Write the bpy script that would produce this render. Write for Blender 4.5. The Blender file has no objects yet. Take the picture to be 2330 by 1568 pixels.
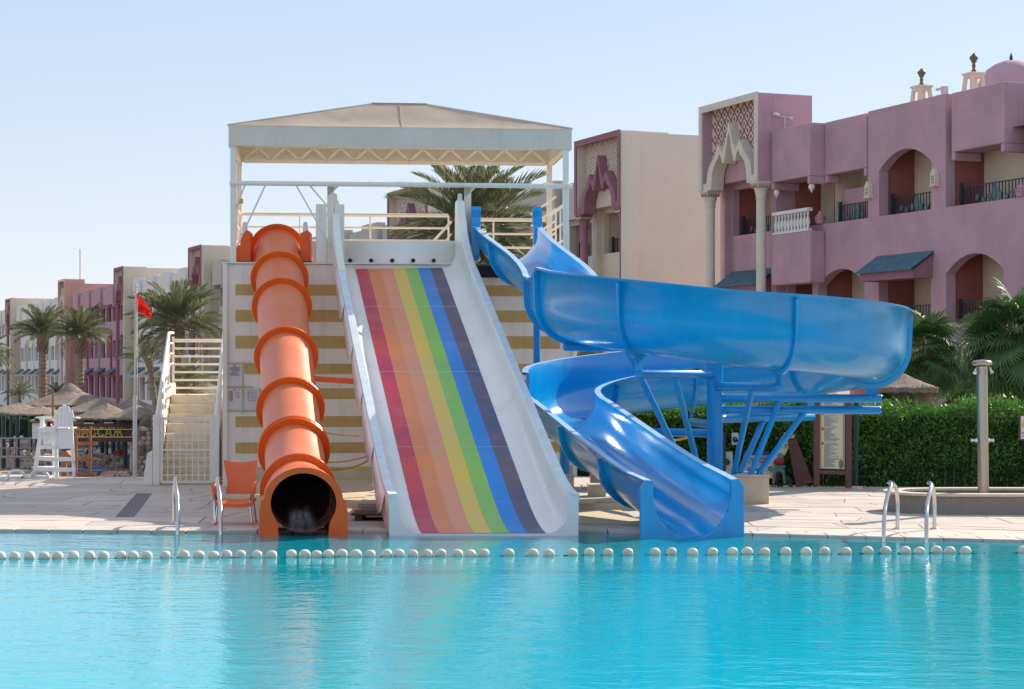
import bpy, bmesh, math, random
import numpy as np
from mathutils import Vector, Matrix

random.seed(11)
RNG = np.random.default_rng(11)
sc = bpy.context.scene
COL = sc.collection
PI = math.pi
R = math.radians

# ------------------------------------------------------------------ camera, sky, sun, exposure
CAM_H = 2.0
cd = bpy.data.cameras.new('camera')
cam = bpy.data.objects.new('camera', cd)
COL.objects.link(cam)
cam.location = (0, 0, CAM_H)
cam.rotation_euler = (R(90), 0, 0)
cd.sensor_width = 36.0
cd.lens = 69.53
cd.shift_y = 0.0283
cd.clip_start = 0.1
cd.clip_end = 3000
sc.camera = cam

SUN_EL = 32.0
SUN_AZ = 42.0            # degrees clockwise from the view direction (+Y) towards +X
world = bpy.data.worlds.new('World')
sc.world = world
world.use_nodes = True
wn = world.node_tree.nodes
wl = world.node_tree.links
wn.clear()
wo = wn.new('ShaderNodeOutputWorld')
wb = wn.new('ShaderNodeBackground')
sky = wn.new('ShaderNodeTexSky')
sky.sky_type = 'NISHITA'
sky.sun_disc = False
sky.sun_elevation = R(SUN_EL)
sky.sun_rotation = R(SUN_AZ)
sky.altitude = 0
sky.air_density = 1.0
sky.dust_density = 1.0
sky.ozone_density = 2.0
wb.inputs['Strength'].default_value = 0.086
# desert haze: the clear-sky texture plus a pale veil, densest at the horizon all the way round
veil = wn.new('ShaderNodeMix'); veil.data_type = 'RGBA'; veil.blend_type = 'MIX'
veil.inputs['Factor'].default_value = 0.75
wtc = wn.new('ShaderNodeTexCoord'); wsep = wn.new('ShaderNodeSeparateXYZ')
wl.new(wtc.outputs['Generated'], wsep.inputs[0])
wr = wn.new('ShaderNodeValToRGB')
wr.color_ramp.interpolation = 'B_SPLINE'
e = wr.color_ramp.elements
e[0].position = 0.0; e[0].color = (0.84, 0.86, 0.90, 1)
e[1].position = 1.0; e[1].color = (0.50, 0.56, 0.66, 1)
x = e.new(0.085); x.color = (0.62, 0.70, 0.82, 1)
x = e.new(0.24); x.color = (0.42, 0.565, 0.775, 1)
wl.new(wsep.outputs[2], wr.inputs[0])
wsc = wn.new('ShaderNodeVectorMath'); wsc.operation = 'SCALE'; wsc.inputs['Scale'].default_value = 10.0
wl.new(wr.outputs[0], wsc.inputs[0])
wl.new(wsc.outputs[0], veil.inputs['B'])
wl.new(sky.outputs[0], veil.inputs['A'])
wl.new(veil.outputs['Result'], wb.inputs[0])
wl.new(wb.outputs[0], wo.inputs[0])

sl = bpy.data.lights.new('sun', 'SUN')
sl.energy = 4.5
sl.angle = R(0.53)
sl.color = (1.0, 0.91, 0.77)
sun = bpy.data.objects.new('sun', sl)
COL.objects.link(sun)
sdir = Vector((math.sin(R(SUN_AZ)) * math.cos(R(SUN_EL)), math.cos(R(SUN_AZ)) * math.cos(R(SUN_EL)), math.sin(R(SUN_EL))))
sun.rotation_euler = (-sdir).to_track_quat('-Z', 'Y').to_euler()
sun.location = sdir * 80

sc.view_settings.view_transform = 'Standard'
sc.view_settings.look = 'None'
sc.view_settings.gamma = 1.0
sc.view_settings.use_curve_mapping = False
sc.view_settings.exposure = 0.54
sc.render.engine = 'CYCLES'
sc.cycles.max_bounces = 8
sc.cycles.use_denoising = True

# ------------------------------------------------------------------ helpers
FPX = 4500.0             # focal length in the pixel units used while measuring
def P(x, y, d):          # a point seen at (x, y) standing d metres away
    return Vector(((x - 1165) / FPX * d, d, CAM_H + (850 - y) / FPX * d))
def G(x, y, z=0.03):     # the point at height z seen at (x, y)
    d = (CAM_H - z) * FPX / (y - 850)
    return Vector(((x - 1165) / FPX * d, d, z))

def tagp(o, label=None, cat=None, group=None, kind=None):
    if label: o['label'] = label
    if cat: o['category'] = cat
    if group: o['group'] = group
    if kind: o['kind'] = kind
    return o
def thing(name, label, cat, loc=(0, 0, 0), group=None, rotz=0.0):
    o = bpy.data.objects.new(name, None)
    COL.objects.link(o)
    o.empty_display_size = 0.2
    o.location = loc
    o.rotation_euler = (0, 0, rotz)
    return tagp(o, label, cat, group)
def wloc(o):
    v = Vector((0, 0, 0))
    while o is not None:
        v += o.location
        o = o.parent
    return v
def copy_tree(o, parent=None):
    c = o.copy()
    COL.objects.link(c)
    c.parent = parent
    for ch in list(o.children):
        copy_tree(ch, c)
    return c

class MB:
    """collects shapes; build() links them as one mesh object"""
    def __init__(s, xf=None):
        s.v = []; s.f = []; s.sm = []; s.xf = xf
    def add(s, vs, fs, smooth=False):
        o = len(s.v)
        s.v.extend([tuple(p) for p in vs])
        s.f.extend([tuple(i + o for i in f) for f in fs])
        s.sm.extend([smooth] * len(fs))
        return s
    def box(s, x0, x1, y0, y1, z0, z1):
        v = [(x0, y0, z0), (x1, y0, z0), (x1, y1, z0), (x0, y1, z0), (x0, y0, z1), (x1, y0, z1), (x1, y1, z1), (x0, y1, z1)]
        return s.add(v, [(0, 3, 2, 1), (4, 5, 6, 7), (0, 1, 5, 4), (1, 2, 6, 5), (2, 3, 7, 6), (3, 0, 4, 7)])
    def bar(s, a, b, w, h=None, up=(0, 0, 1)):
        a = Vector(a); b = Vector(b); h = w if h is None else h
        t = (b - a).normalized(); up = Vector(up)
        if abs(t.dot(up)) > 0.98: up = Vector((0, 1, 0))
        sx = t.cross(up).normalized(); sz = sx.cross(t).normalized()
        v = []
        for c in (a, b):
            for i, j in ((-1, -1), (1, -1), (1, 1), (-1, 1)):
                v.append(c + sx * (i * w / 2) + sz * (j * h / 2))
        return s.add(v, [(3, 2, 1, 0), (4, 5, 6, 7), (0, 1, 5, 4), (1, 2, 6, 5), (2, 3, 7, 6), (3, 0, 4, 7)])
    def tube(s, pts, r, n=10, caps=True, smooth=True):
        pts = [Vector(p) for p in pts]
        m = len(pts)
        rr = r if isinstance(r, (list, tuple)) else [r] * m
        rings = []
        prev = None
        for i, p in enumerate(pts):
            t = (pts[min(i + 1, m - 1)] - pts[max(i - 1, 0)]).normalized()
            if prev is None:
                ref = Vector((0, 0, 1)) if abs(t.z) < 0.9 else Vector((0, 1, 0))
                nx = t.cross(ref).normalized()
            else:
                nx = (prev - t * prev.dot(t)).normalized()
            ny = t.cross(nx)
            prev = nx
            rings.append([p + (nx * math.cos(2 * PI * k / n) + ny * math.sin(2 * PI * k / n)) * rr[i] for k in range(n)])
        return s.rings(rings, True, caps, smooth)
    def rings(s, rings, closed=True, caps=True, smooth=True):
        n = len(rings[0]); v = [p for q in rings for p in q]; f = []
        for i in range(len(rings) - 1):
            for k in range(n if closed else n - 1):
                k2 = (k + 1) % n
                f.append((i * n + k, i * n + k2, (i + 1) * n + k2, (i + 1) * n + k))
        s.add(v, f, smooth)
        if caps and closed:
            s.add(rings[0], [tuple(range(n))[::-1]])
            s.add(rings[-1], [tuple(range(n))])
        return s
    def lathe(s, prof, c=(0, 0, 0), n=24, smooth=True, caps=True, sx=1.0, sy=1.0):
        rings = [[(c[0] + r * math.cos(2 * PI * k / n) * sx, c[1] + r * math.sin(2 * PI * k / n) * sy, c[2] + z) for k in range(n)] for r, z in prof]
        return s.rings(rings, True, caps, smooth)
    def prism(s, poly, off):
        off = Vector(off); n = len(poly)
        a = [Vector(p) for p in poly]; b = [p + off for p in a]
        f = [tuple(range(n))[::-1], tuple(range(n, 2 * n))]
        f += [(i, (i + 1) % n, n + (i + 1) % n, n + i) for i in range(n)]
        return s.add(a + b, f)
    def ball(s, c, r, n=12, m=8, sz=1.0):
        return s.lathe([(max(r * math.sin(PI * i / m), 1e-4), -r * math.cos(PI * i / m) * sz) for i in range(m + 1)], c, n)
    def mesh(s, name):
        v = [tuple(s.xf(*p)) for p in s.v] if s.xf else s.v
        return v
    def build(s, name, mat, parent=None, bevel=0.0, local=False, seg=2, fix=True):
        v = s.mesh(name)
        if parent is not None and not local:
            w = wloc(parent)
            v = [(p[0] - w.x, p[1] - w.y, p[2] - w.z) for p in v]
        me = bpy.data.meshes.new(name)
        me.from_pydata(v, [], s.f)
        me.polygons.foreach_set('use_smooth', s.sm)
        if fix:
            bm = bmesh.new(); bm.from_mesh(me)
            bmesh.ops.recalc_face_normals(bm, faces=bm.faces)
            bm.to_mesh(me); bm.free()
        me.update()
        if mat: me.materials.append(mat)
        o = bpy.data.objects.new(name, me)
        COL.objects.link(o)
        if parent is not None: o.parent = parent
        if bevel:
            b = o.modifiers.new('soft', 'BEVEL')
            b.width = bevel; b.segments = seg; b.limit_method = 'ANGLE'; b.angle_limit = R(40)
        return o
def inst(src, name, parent, M):
    o = bpy.data.objects.new(name, src)
    COL.objects.link(o)
    o.parent = parent
    o.matrix_local = M
    return o
def text_mesh(txt, size, depth, name, align='CENTER'):
    cu = bpy.data.curves.new(name, 'FONT')
    cu.body = txt; cu.size = size; cu.extrude = depth
    cu.align_x = align
    t = bpy.data.objects.new(name, cu)
    COL.objects.link(t)
    bpy.context.view_layer.update()
    me = bpy.data.meshes.new_from_object(t.evaluated_get(bpy.context.evaluated_depsgraph_get()))
    bpy.data.objects.remove(t)
    me.name = name
    return me

# ------------------------------------------------------------------ materials
MATS = {}
def srgb(r, g, b):
    f = lambda c: (c / 255 / 12.92) if c <= 10 else ((c / 255 + 0.055) / 1.055) ** 2.4
    return (f(r), f(g), f(b), 1)
def mat(name, col, rough=0.6, var=0.12, vscale=3.0, bump=0.0, bscale=60.0, spec=0.5, metal=0.0, col2=None, streak=0.0,
        coat=0.0, rvar=0.0, rand=0.0, stretch=(1, 1, 1), dirt=None, dirt_amt=0.0, trans=0.0):
    m = bpy.data.materials.new(name)
    m.use_nodes = True
    nt = m.node_tree; N = nt.nodes; L = nt.links
    b = N['Principled BSDF']
    b.inputs['Roughness'].default_value = rough
    b.inputs['Specular IOR Level'].default_value = spec
    b.inputs['Metallic'].default_value = metal
    b.inputs['Coat Weight'].default_value = coat
    b.inputs['Coat Roughness'].default_value = 0.12
    col = tuple(col[:3]) + (1,)
    geo = N.new('ShaderNodeNewGeometry')
    mp = N.new('ShaderNodeMapping')
    mp.inputs['Scale'].default_value = stretch
    L.new(geo.outputs['Position'], mp.inputs['Vector'])
    n1 = N.new('ShaderNodeTexNoise')
    n1.inputs['Scale'].default_value = vscale
    n1.inputs['Detail'].default_value = 6
    n1.inputs['Roughness'].default_value = 0.62
    L.new(mp.outputs[0], n1.inputs['Vector'])
    mx = N.new('ShaderNodeMix'); mx.data_type = 'RGBA'
    if col2 is None:
        c1 = tuple(max(0, c * (1 - var)) for c in col[:3]) + (1,)
        c2 = tuple(min(1, c * (1 + var)) for c in col[:3]) + (1,)
    else:
        c1, c2 = col, tuple(col2[:3]) + (1,)
    ramp = N.new('ShaderNodeMapRange')
    ramp.inputs['From Min'].default_value = 0.3; ramp.inputs['From Max'].default_value = 0.7
    L.new(n1.outputs['Fac'], ramp.inputs['Value'])
    L.new(ramp.outputs[0], mx.inputs['Factor'])
    mx.inputs['A'].default_value = c1; mx.inputs['B'].default_value = c2
    out = mx.outputs['Result']
    if streak > 0 or dirt:
        ms = N.new('ShaderNodeMapping'); ms.inputs['Scale'].default_value = (9, 9, 0.55) if streak > 0 else (2.2, 2.2, 2.2)
        L.new(geo.outputs['Position'], ms.inputs['Vector'])
        n2 = N.new('ShaderNodeTexNoise'); n2.inputs['Scale'].default_value = 1.0; n2.inputs['Detail'].default_value = 5
        n2.inputs['Roughness'].default_value = 0.7
        L.new(ms.outputs[0], n2.inputs['Vector'])
        r2 = N.new('ShaderNodeMapRange'); r2.inputs['From Min'].default_value = 0.52; r2.inputs['From Max'].default_value = 0.78
        r2.inputs['To Max'].default_value = max(streak, dirt_amt)
        L.new(n2.outputs['Fac'], r2.inputs['Value'])
        m2 = N.new('ShaderNodeMix'); m2.data_type = 'RGBA'
        L.new(r2.outputs[0], m2.inputs['Factor']); L.new(out, m2.inputs['A'])
        m2.inputs['B'].default_value = tuple((dirt or tuple(c * 0.55 for c in col[:3]))[:3]) + (1,)
        out = m2.outputs['Result']
    if rand > 0:
        oi = N.new('ShaderNodeObjectInfo')
        hs = N.new('ShaderNodeHueSaturation')
        mr = N.new('ShaderNodeMapRange'); mr.inputs['To Min'].default_value = 1 - rand; mr.inputs['To Max'].default_value = 1 + rand
        L.new(oi.outputs['Random'], mr.inputs['Value']); L.new(mr.outputs[0], hs.inputs['Value'])
        mh = N.new('ShaderNodeMath'); mh.operation = 'MULTIPLY_ADD'
        mh.inputs[1].default_value = rand * 0.08; mh.inputs[2].default_value = 0.5 - rand * 0.04
        L.new(oi.outputs['Random'], mh.inputs[0]); L.new(mh.outputs[0], hs.inputs['Hue'])
        L.new(out, hs.inputs['Color']); out = hs.outputs['Color']
    L.new(out, b.inputs['Base Color'])
    if rvar > 0:
        rr = N.new('ShaderNodeMapRange'); rr.inputs['To Min'].default_value = max(0.02, rough - rvar); rr.inputs['To Max'].default_value = min(1, rough + rvar)
        L.new(n1.outputs['Fac'], rr.inputs['Value']); L.new(rr.outputs[0], b.inputs['Roughness'])
    if bump > 0:
        n3 = N.new('ShaderNodeTexNoise'); n3.inputs['Scale'].default_value = bscale; n3.inputs['Detail'].default_value = 4
        L.new(mp.outputs[0], n3.inputs['Vector'])
        bp = N.new('ShaderNodeBump'); bp.inputs['Strength'].default_value = bump; bp.inputs['Distance'].default_value = 0.02
        L.new(n3.outputs['Fac'], bp.inputs['Height']); L.new(bp.outputs[0], b.inputs['Normal'])
    if trans > 0:
        tr = N.new('ShaderNodeBsdfTranslucent'); ms2 = N.new('ShaderNodeMixShader'); ms2.inputs[0].default_value = trans
        L.new(out, tr.inputs['Color'])
        L.new(b.outputs[0], ms2.inputs[1]); L.new(tr.outputs[0], ms2.inputs[2])
        L.new(ms2.outputs[0], N['Material Output'].inputs['Surface'])
    MATS[name] = m
    return m

M_pink = mat('pink_stucco', (0.53, 0.325, 0.375), 0.92, 0.12, 0.7, 0.25, 45, 0.2, streak=0.26)
M_pinkdk = mat('plum_stucco', (0.34, 0.165, 0.20), 0.92, 0.10, 1.2, 0.2, 45, 0.2, streak=0.12)
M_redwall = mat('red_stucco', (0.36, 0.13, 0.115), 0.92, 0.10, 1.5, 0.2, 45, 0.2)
M_cream = mat('cream_stucco', (0.70, 0.60, 0.48), 0.92, 0.07, 0.9, 0.2, 45, 0.2, streak=0.14)
M_offwh = mat('offwhite_stucco', (0.80, 0.77, 0.73), 0.92, 0.06, 1.0, 0.2, 45, 0.2, streak=0.12)
M_stonewh = mat('carved_cream_stone', (0.72, 0.64, 0.54), 0.85, 0.08, 3.0, 0.2, 60, 0.3)
M_tileroof = mat('teal_roof_tile', (0.07, 0.15, 0.20), 0.55, 0.3, 6.0, 0.2, 80, 0.4)
M_iron = mat('dark_green_iron', (0.018, 0.04, 0.05), 0.5, 0.2, 8.0)
M_glass = mat('dark_window_glass', (0.015, 0.018, 0.022), 0.08, 0.1, 2.0)
M_brownframe = mat('brown_wood_frame', (0.07, 0.035, 0.02), 0.6, 0.2, 8)
M_ivory = mat('ivory_plaster', (0.72, 0.62, 0.48), 0.8, 0.08, 4, 0.15, 60)
M_bronze = mat('aged_bronze', (0.16, 0.11, 0.05), 0.6, 0.3, 8)
M_deck = mat('flagstone', (0.60, 0.50, 0.43), 0.8, 0.10, 1.6, 0.3, 25, 0.35, rand=0.10, dirt=(0.36, 0.26, 0.22), dirt_amt=0.35)
M_coping = mat('coping_tile', (0.60, 0.52, 0.46), 0.65, 0.10, 3.0, 0.15, 40, 0.4, rand=0.09)
M_mortar = mat('red_brown_mortar', (0.30, 0.19, 0.16), 0.95, 0.2, 4)
M_sand = mat('sand', (0.42, 0.33, 0.25), 0.98, 0.15, 0.6, 0.5, 12, 0.1)
M_conc = mat('limestone_block', (0.66, 0.53, 0.37), 0.85, 0.10, 4.0, 0.25, 50, 0.3, dirt=(0.42, 0.28, 0.17), dirt_amt=0.4)
M_towerwall = mat('painted_tower_wall', (0.88, 0.79, 0.70), 0.85, 0.06, 1.3, 0.2, 40, 0.25, streak=0.42, dirt=(0.46, 0.37, 0.29))
M_gable = mat('pale_gable_stucco', (0.77, 0.69, 0.58), 0.92, 0.05, 0.7, 0.2, 45, 0.2, streak=0.12)
M_pinksun = mat('sunlit_pink_stucco', (0.66, 0.38, 0.31), 0.92, 0.08, 0.8, 0.2, 45, 0.2, streak=0.12)  # pink end wall with its warm sunlight put into the colour
M_dullrail = mat('dull_grey_rail', (0.26, 0.25, 0.25), 0.6, 0.1, 5)
M_greige = mat('greige_stucco', (0.56, 0.50, 0.46), 0.92, 0.07, 0.8, 0.2, 45, 0.2, streak=0.16)  # greyer wall colour of the middle blocks
M_screen = mat('brown_screen_plaster', (0.50, 0.40, 0.34), 0.9, 0.08, 3, 0.2, 45, 0.2)  # brownish ground behind the pale lattice bars
M_gold = mat('ochre_band_paint', (0.58, 0.39, 0.15), 0.85, 0.10, 3.0, 0.15, 40, 0.25, streak=0.2)
M_creampaint = mat('cream_metal_paint', (0.84, 0.74, 0.59), 0.5, 0.06, 6, 0.05, 50, 0.4, streak=0.15, dirt=(0.42, 0.22, 0.10))
M_whitepaint = mat('white_metal_paint', (0.85, 0.79, 0.71), 0.5, 0.06, 6, 0.05, 50, 0.4, streak=0.22, dirt=(0.45, 0.30, 0.19))
M_canvas = mat('canopy_canvas', (0.52, 0.45, 0.38), 0.9, 0.12, 1.6, 0.15, 30, 0.15, dirt=(0.36, 0.29, 0.22), dirt_amt=0.5, trans=0.35)
M_fascia = mat('canopy_fascia_sheet', (0.74, 0.63, 0.55), 0.7, 0.06, 1.8, 0.05, 30, 0.3, streak=0.22)
M_stairs = mat('cream_stair_paint', (0.84, 0.70, 0.52), 0.7, 0.10, 3.5, 0.15, 40, 0.3, dirt=(0.38, 0.26, 0.12), dirt_amt=0.55)
M_blue = mat('blue_gelcoat', (0.0, 0.33, 0.71), 0.26, 0.10, 1.4, 0.05, 18, 0.5, rvar=0.14, coat=0.3, streak=0.30, dirt=(0.10, 0.38, 0.68))
M_bluein = mat('blue_gelcoat_slick', (0.0, 0.32, 0.70), 0.14, 0.10, 1.2, 0.12, 5, 0.6, rvar=0.08, coat=0.7, streak=0.2, dirt=(0.10, 0.40, 0.72))
M_bluelip = mat('blue_gelcoat_pale_rim', (0.34, 0.54, 0.80), 0.45, 0.16, 4, 0.08, 40, 0.4)  # paler blue along the trough's top rims
M_bluesteel = mat('blue_steel_paint', (0.002, 0.28, 0.66), 0.32, 0.07, 3, 0.03, 30, 0.5)
M_orange = mat('faded_orange_gelcoat', (0.80, 0.17, 0.055), 0.42, 0.10, 1.6, 0.12, 60, 0.5, rvar=0.12, col2=(0.84, 0.25, 0.125))
M_flange = mat('orange_flange_gelcoat', (0.86, 0.115, 0.003), 0.38, 0.10, 3.0, 0.04, 40, 0.5)
M_mouth = mat('orange_mouth_gelcoat', (0.88, 0.125, 0.01), 0.4, 0.12, 2.5, 0.06, 40, 0.5)
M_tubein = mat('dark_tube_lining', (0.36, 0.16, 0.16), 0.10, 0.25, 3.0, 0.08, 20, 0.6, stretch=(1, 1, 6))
M_slidewh = mat('white_gelcoat', (0.88, 0.86, 0.83), 0.3, 0.05, 1.4, 0.03, 20, 0.5, rvar=0.1, streak=0.10)
M_slideedge = mat('white_gelcoat_skylit_edge', (0.72, 0.78, 0.82), 0.45, 0.12, 5, 0.08, 50, 0.4)  # white tinted with the blue sky reflected on the slide rims
M_black = mat('black_rubber', (0.012, 0.012, 0.014), 0.6, 0.2, 6)
M_steel = mat('stainless_steel', (0.62, 0.60, 0.57), 0.16, 0.05, 4, 0.02, 60, 0.5, metal=1.0)
M_brushed = mat('brushed_steel', (0.46, 0.38, 0.30), 0.30, 0.08, 5, 0.03, 60, 0.5, metal=1.0, stretch=(6, 6, 0.3))
M_chair = mat('orange_plastic', (0.82, 0.16, 0.04), 0.4, 0.06, 5, 0.03, 60, 0.45)
M_float = mat('weathered_white_float', (0.72, 0.64, 0.52), 0.6, 0.18, 14, 0.1, 60, 0.35, dirt=(0.40, 0.33, 0.24), dirt_amt=0.5, rand=0.06)
M_rope = mat('green_rope', (0.01, 0.13, 0.10), 0.8, 0.2, 30)
M_yrope = mat('yellow_rope', (0.62, 0.36, 0.03), 0.8, 0.15, 30)
M_lgwhite = mat('white_chair_paint', (0.84, 0.83, 0.82), 0.5, 0.05, 5, 0.05, 40, 0.4)
M_wood = mat('varnished_wood', (0.30, 0.12, 0.04), 0.5, 0.25, 6, 0.1, 40, 0.4, stretch=(1, 1, 0.3))
M_dkwood = mat('dark_brown_timber', (0.13, 0.055, 0.045), 0.7, 0.25, 5, 0.15, 40, 0.3)
M_thatch = mat('dry_palm_thatch', (0.31, 0.245, 0.20), 0.98, 0.35, 5.0, 1.0, 22, 0.1, stretch=(1, 1, 2.5))
M_straw = mat('straw_fringe', (0.40, 0.32, 0.23), 0.98, 0.3, 8.0, 0.3, 30, 0.1)
M_leafpalm = mat('date_palm_leaflet', (0.15, 0.18, 0.085), 0.5, 0.35, 0.9, 0.0, 20, 0.45, col2=(0.29, 0.29, 0.16), trans=0.3, rand=0.18)
M_rachis = mat('palm_rachis', (0.20, 0.20, 0.08), 0.6, 0.2, 3)
M_deadleaf = mat('dry_palm_leaf', (0.34, 0.26, 0.15), 0.8, 0.25, 3)
M_fan = mat('fan_palm_leaf', (0.06, 0.125, 0.04), 0.6, 0.3, 1.3, 0.0, 20, 0.3, col2=(0.11, 0.19, 0.06), trans=0.2, rand=0.2)
M_trunk = mat('palm_trunk', (0.33, 0.25, 0.18), 0.95, 0.3, 6, 0.8, 30, 0.1)
M_hedge = mat('hedge_leaf', (0.07, 0.19, 0.03), 0.42, 0.4, 2.0, 0.0, 20, 0.45, col2=(0.13, 0.32, 0.05), trans=0.3)
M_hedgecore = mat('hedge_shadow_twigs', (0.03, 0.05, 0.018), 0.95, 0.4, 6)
M_drytwig = mat('brown_dead_hedge_leaf', (0.16, 0.10, 0.05), 0.8, 0.3, 4)
M_shrub = mat('dark_shrub_leaf', (0.05, 0.11, 0.035), 0.5, 0.4, 1.5, col2=(0.06, 0.11, 0.035), trans=0.2)
M_stem = mat('grey_stem', (0.16, 0.12, 0.09), 0.95, 0.25, 8)
M_rock = mat('field_stone', (0.36, 0.28, 0.24), 0.9, 0.2, 6, 0.6, 30, 0.25, rand=0.55)
M_flag = mat('red_flag_cloth', (0.62, 0.03, 0.02), 0.85, 0.10, 6, 0.0, 30, 0.15, trans=0.3)
M_galv = mat('galvanised_pole', (0.55, 0.53, 0.50), 0.55, 0.1, 5, 0.05, 40, 0.4)
M_paper = mat('white_notice_paper', (0.68, 0.63, 0.64), 0.8, 0.04, 6)
M_ink = mat('grey_print', (0.25, 0.22, 0.22), 0.8, 0.1, 6)
M_inkred = mat('red_print', (0.50, 0.10, 0.08), 0.8, 0.1, 6)
M_inkblue = mat('blue_print', (0.14, 0.17, 0.30), 0.8, 0.1, 6)
M_tape = mat('yellow_tape', (0.58, 0.46, 0.26), 0.6, 0.12, 10)
M_board = mat('cream_board_print', (0.74, 0.66, 0.42), 0.5, 0.04, 3)
M_boardfr = mat('plum_brown_frame', (0.14, 0.055, 0.05), 0.55, 0.15, 6)
M_orangeprint = mat('orange_print', (0.60, 0.20, 0.03), 0.6, 0.1, 6)
M_yellowpaint = mat('yellow_letter_paint', (0.62, 0.42, 0.04), 0.6, 0.15, 10)
M_curtain = mat('white_curtain', (0.70, 0.70, 0.70), 0.9, 0.08, 6, trans=0.35)
M_navy = mat('navy_hull_paint', (0.02, 0.035, 0.07), 0.4, 0.2, 5)
M_lblue = mat('blue_mattress', (0.015, 0.09, 0.40), 0.8, 0.15, 5)
M_lwhite = mat('white_plastic', (0.76, 0.76, 0.76), 0.4, 0.04, 5)
M_red = mat('dark_red_paint', (0.30, 0.03, 0.04), 0.6, 0.15, 6)
M_green = mat('faded_green_plastic', (0.10, 0.18, 0.16), 0.5, 0.12, 6)
M_grate = mat('dark_grate', (0.10, 0.105, 0.115), 0.6, 0.2, 10)
M_granite = mat('speckled_granite', (0.27, 0.22, 0.18), 0.6, 0.35, 60, 0.1, 60, 0.4)
M_rim = mat('pale_stone_rim', (0.64, 0.54, 0.42), 0.6, 0.1, 6)
M_chrome = mat('chrome', (0.7, 0.7, 0.7), 0.08, 0.03, 4, metal=1.0)
M_camwhite = mat('white_camera_shell', (0.7, 0.7, 0.7), 0.4, 0.05, 5)
M_lanepaints = [mat('lane_' + n, c, 0.38, 0.16, 0.42, 0.02, 14, 0.22, rvar=0.12, stretch=(0.25, 1.3, 1.3), col2=c2, dirt=(0.66, 0.54, 0.46), dirt_amt=0.18) for n, c, c2 in (
    ('red', (0.80, 0.065, 0.075), (0.46, 0.045, 0.13)), ('orange', (0.90, 0.27, 0.075), (0.76, 0.25, 0.15)), ('salmon', (0.90, 0.34, 0.16), (0.76, 0.31, 0.23)), ('yellow', (0.90, 0.58, 0.07), (0.74, 0.54, 0.18)),
    ('green', (0.30, 0.62, 0.08), (0.25, 0.52, 0.17)), ('blue', (0.02, 0.28, 0.82), (0.02, 0.23, 0.62)), ('indigo', (0.17, 0.125, 0.15), (0.055, 0.085, 0.24)))]  # second colours put the sky's bluish reflection and some fading into the paint


def water_material():
    m = bpy.data.materials.new('pool_water_surface')
    m.use_nodes = True
    N = m.node_tree.nodes; L = m.node_tree.links
    b = N['Principled BSDF']
    b.inputs['Roughness'].default_value = 0.035
    b.inputs['IOR'].default_value = 1.33
    b.inputs['Specular IOR Level'].default_value = 0.5
    geo = N.new('ShaderNodeNewGeometry')
    n0 = N.new('ShaderNodeTexNoise'); n0.inputs['Scale'].default_value = 0.22; n0.inputs['Detail'].default_value = 3
    L.new(geo.outputs['Position'], n0.inputs['Vector'])
    mx = N.new('ShaderNodeMix'); mx.data_type = 'RGBA'
    mx.inputs['A'].default_value = (0.0, 0.39, 0.50, 1); mx.inputs['B'].default_value = (0.0, 0.48, 0.59, 1)
    L.new(n0.outputs['Fac'], mx.inputs['Factor'])
    # dark floor-step line; shade and reflections by the far wall painted as darker teal
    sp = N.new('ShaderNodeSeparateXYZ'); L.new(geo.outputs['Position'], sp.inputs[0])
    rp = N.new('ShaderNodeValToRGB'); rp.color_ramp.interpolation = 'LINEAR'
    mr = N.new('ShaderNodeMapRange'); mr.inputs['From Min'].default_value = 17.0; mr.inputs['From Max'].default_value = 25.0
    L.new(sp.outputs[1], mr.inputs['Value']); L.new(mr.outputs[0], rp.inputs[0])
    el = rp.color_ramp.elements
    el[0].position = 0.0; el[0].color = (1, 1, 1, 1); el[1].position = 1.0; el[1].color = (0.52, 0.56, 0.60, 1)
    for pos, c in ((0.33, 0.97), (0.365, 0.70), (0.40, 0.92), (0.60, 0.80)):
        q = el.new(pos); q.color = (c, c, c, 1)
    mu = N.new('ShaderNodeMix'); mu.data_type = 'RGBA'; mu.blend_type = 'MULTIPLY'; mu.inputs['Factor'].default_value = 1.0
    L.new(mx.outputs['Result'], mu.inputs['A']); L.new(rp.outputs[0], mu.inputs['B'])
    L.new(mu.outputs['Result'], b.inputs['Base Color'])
    h = None
    for sx, sy, scale, w in ((1.0, 1.7, 1.3, 0.9), (1.0, 1.5, 4.2, 0.55), (1.0, 1.3, 13.0, 0.22), (1.0, 1.2, 34.0, 0.07)):
        mp = N.new('ShaderNodeMapping'); mp.inputs['Scale'].default_value = (sx, sy, 1)
        mp.inputs['Rotation'].default_value = (0, 0, 0.25 * scale % 0.6)
        L.new(geo.outputs['Position'], mp.inputs['Vector'])
        n = N.new('ShaderNodeTexNoise'); n.inputs['Scale'].default_value = scale; n.inputs['Detail'].default_value = 2.0
        L.new(mp.outputs[0], n.inputs['Vector'])
        mm = N.new('ShaderNodeMath'); mm.operation = 'MULTIPLY'; mm.inputs[1].default_value = w
        L.new(n.outputs['Fac'], mm.inputs[0])
        if h is None: h = mm.outputs[0]
        else:
            ad = N.new('ShaderNodeMath'); ad.operation = 'ADD'
            L.new(h, ad.inputs[0]); L.new(mm.outputs[0], ad.inputs[1]); h = ad.outputs[0]
    bp = N.new('ShaderNodeBump'); bp.inputs['Strength'].default_value = 0.5; bp.inputs['Distance'].default_value = 0.021
    L.new(h, bp.inputs['Height']); L.new(bp.outputs[0], b.inputs['Normal'])
    return m
M_water = water_material()
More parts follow.
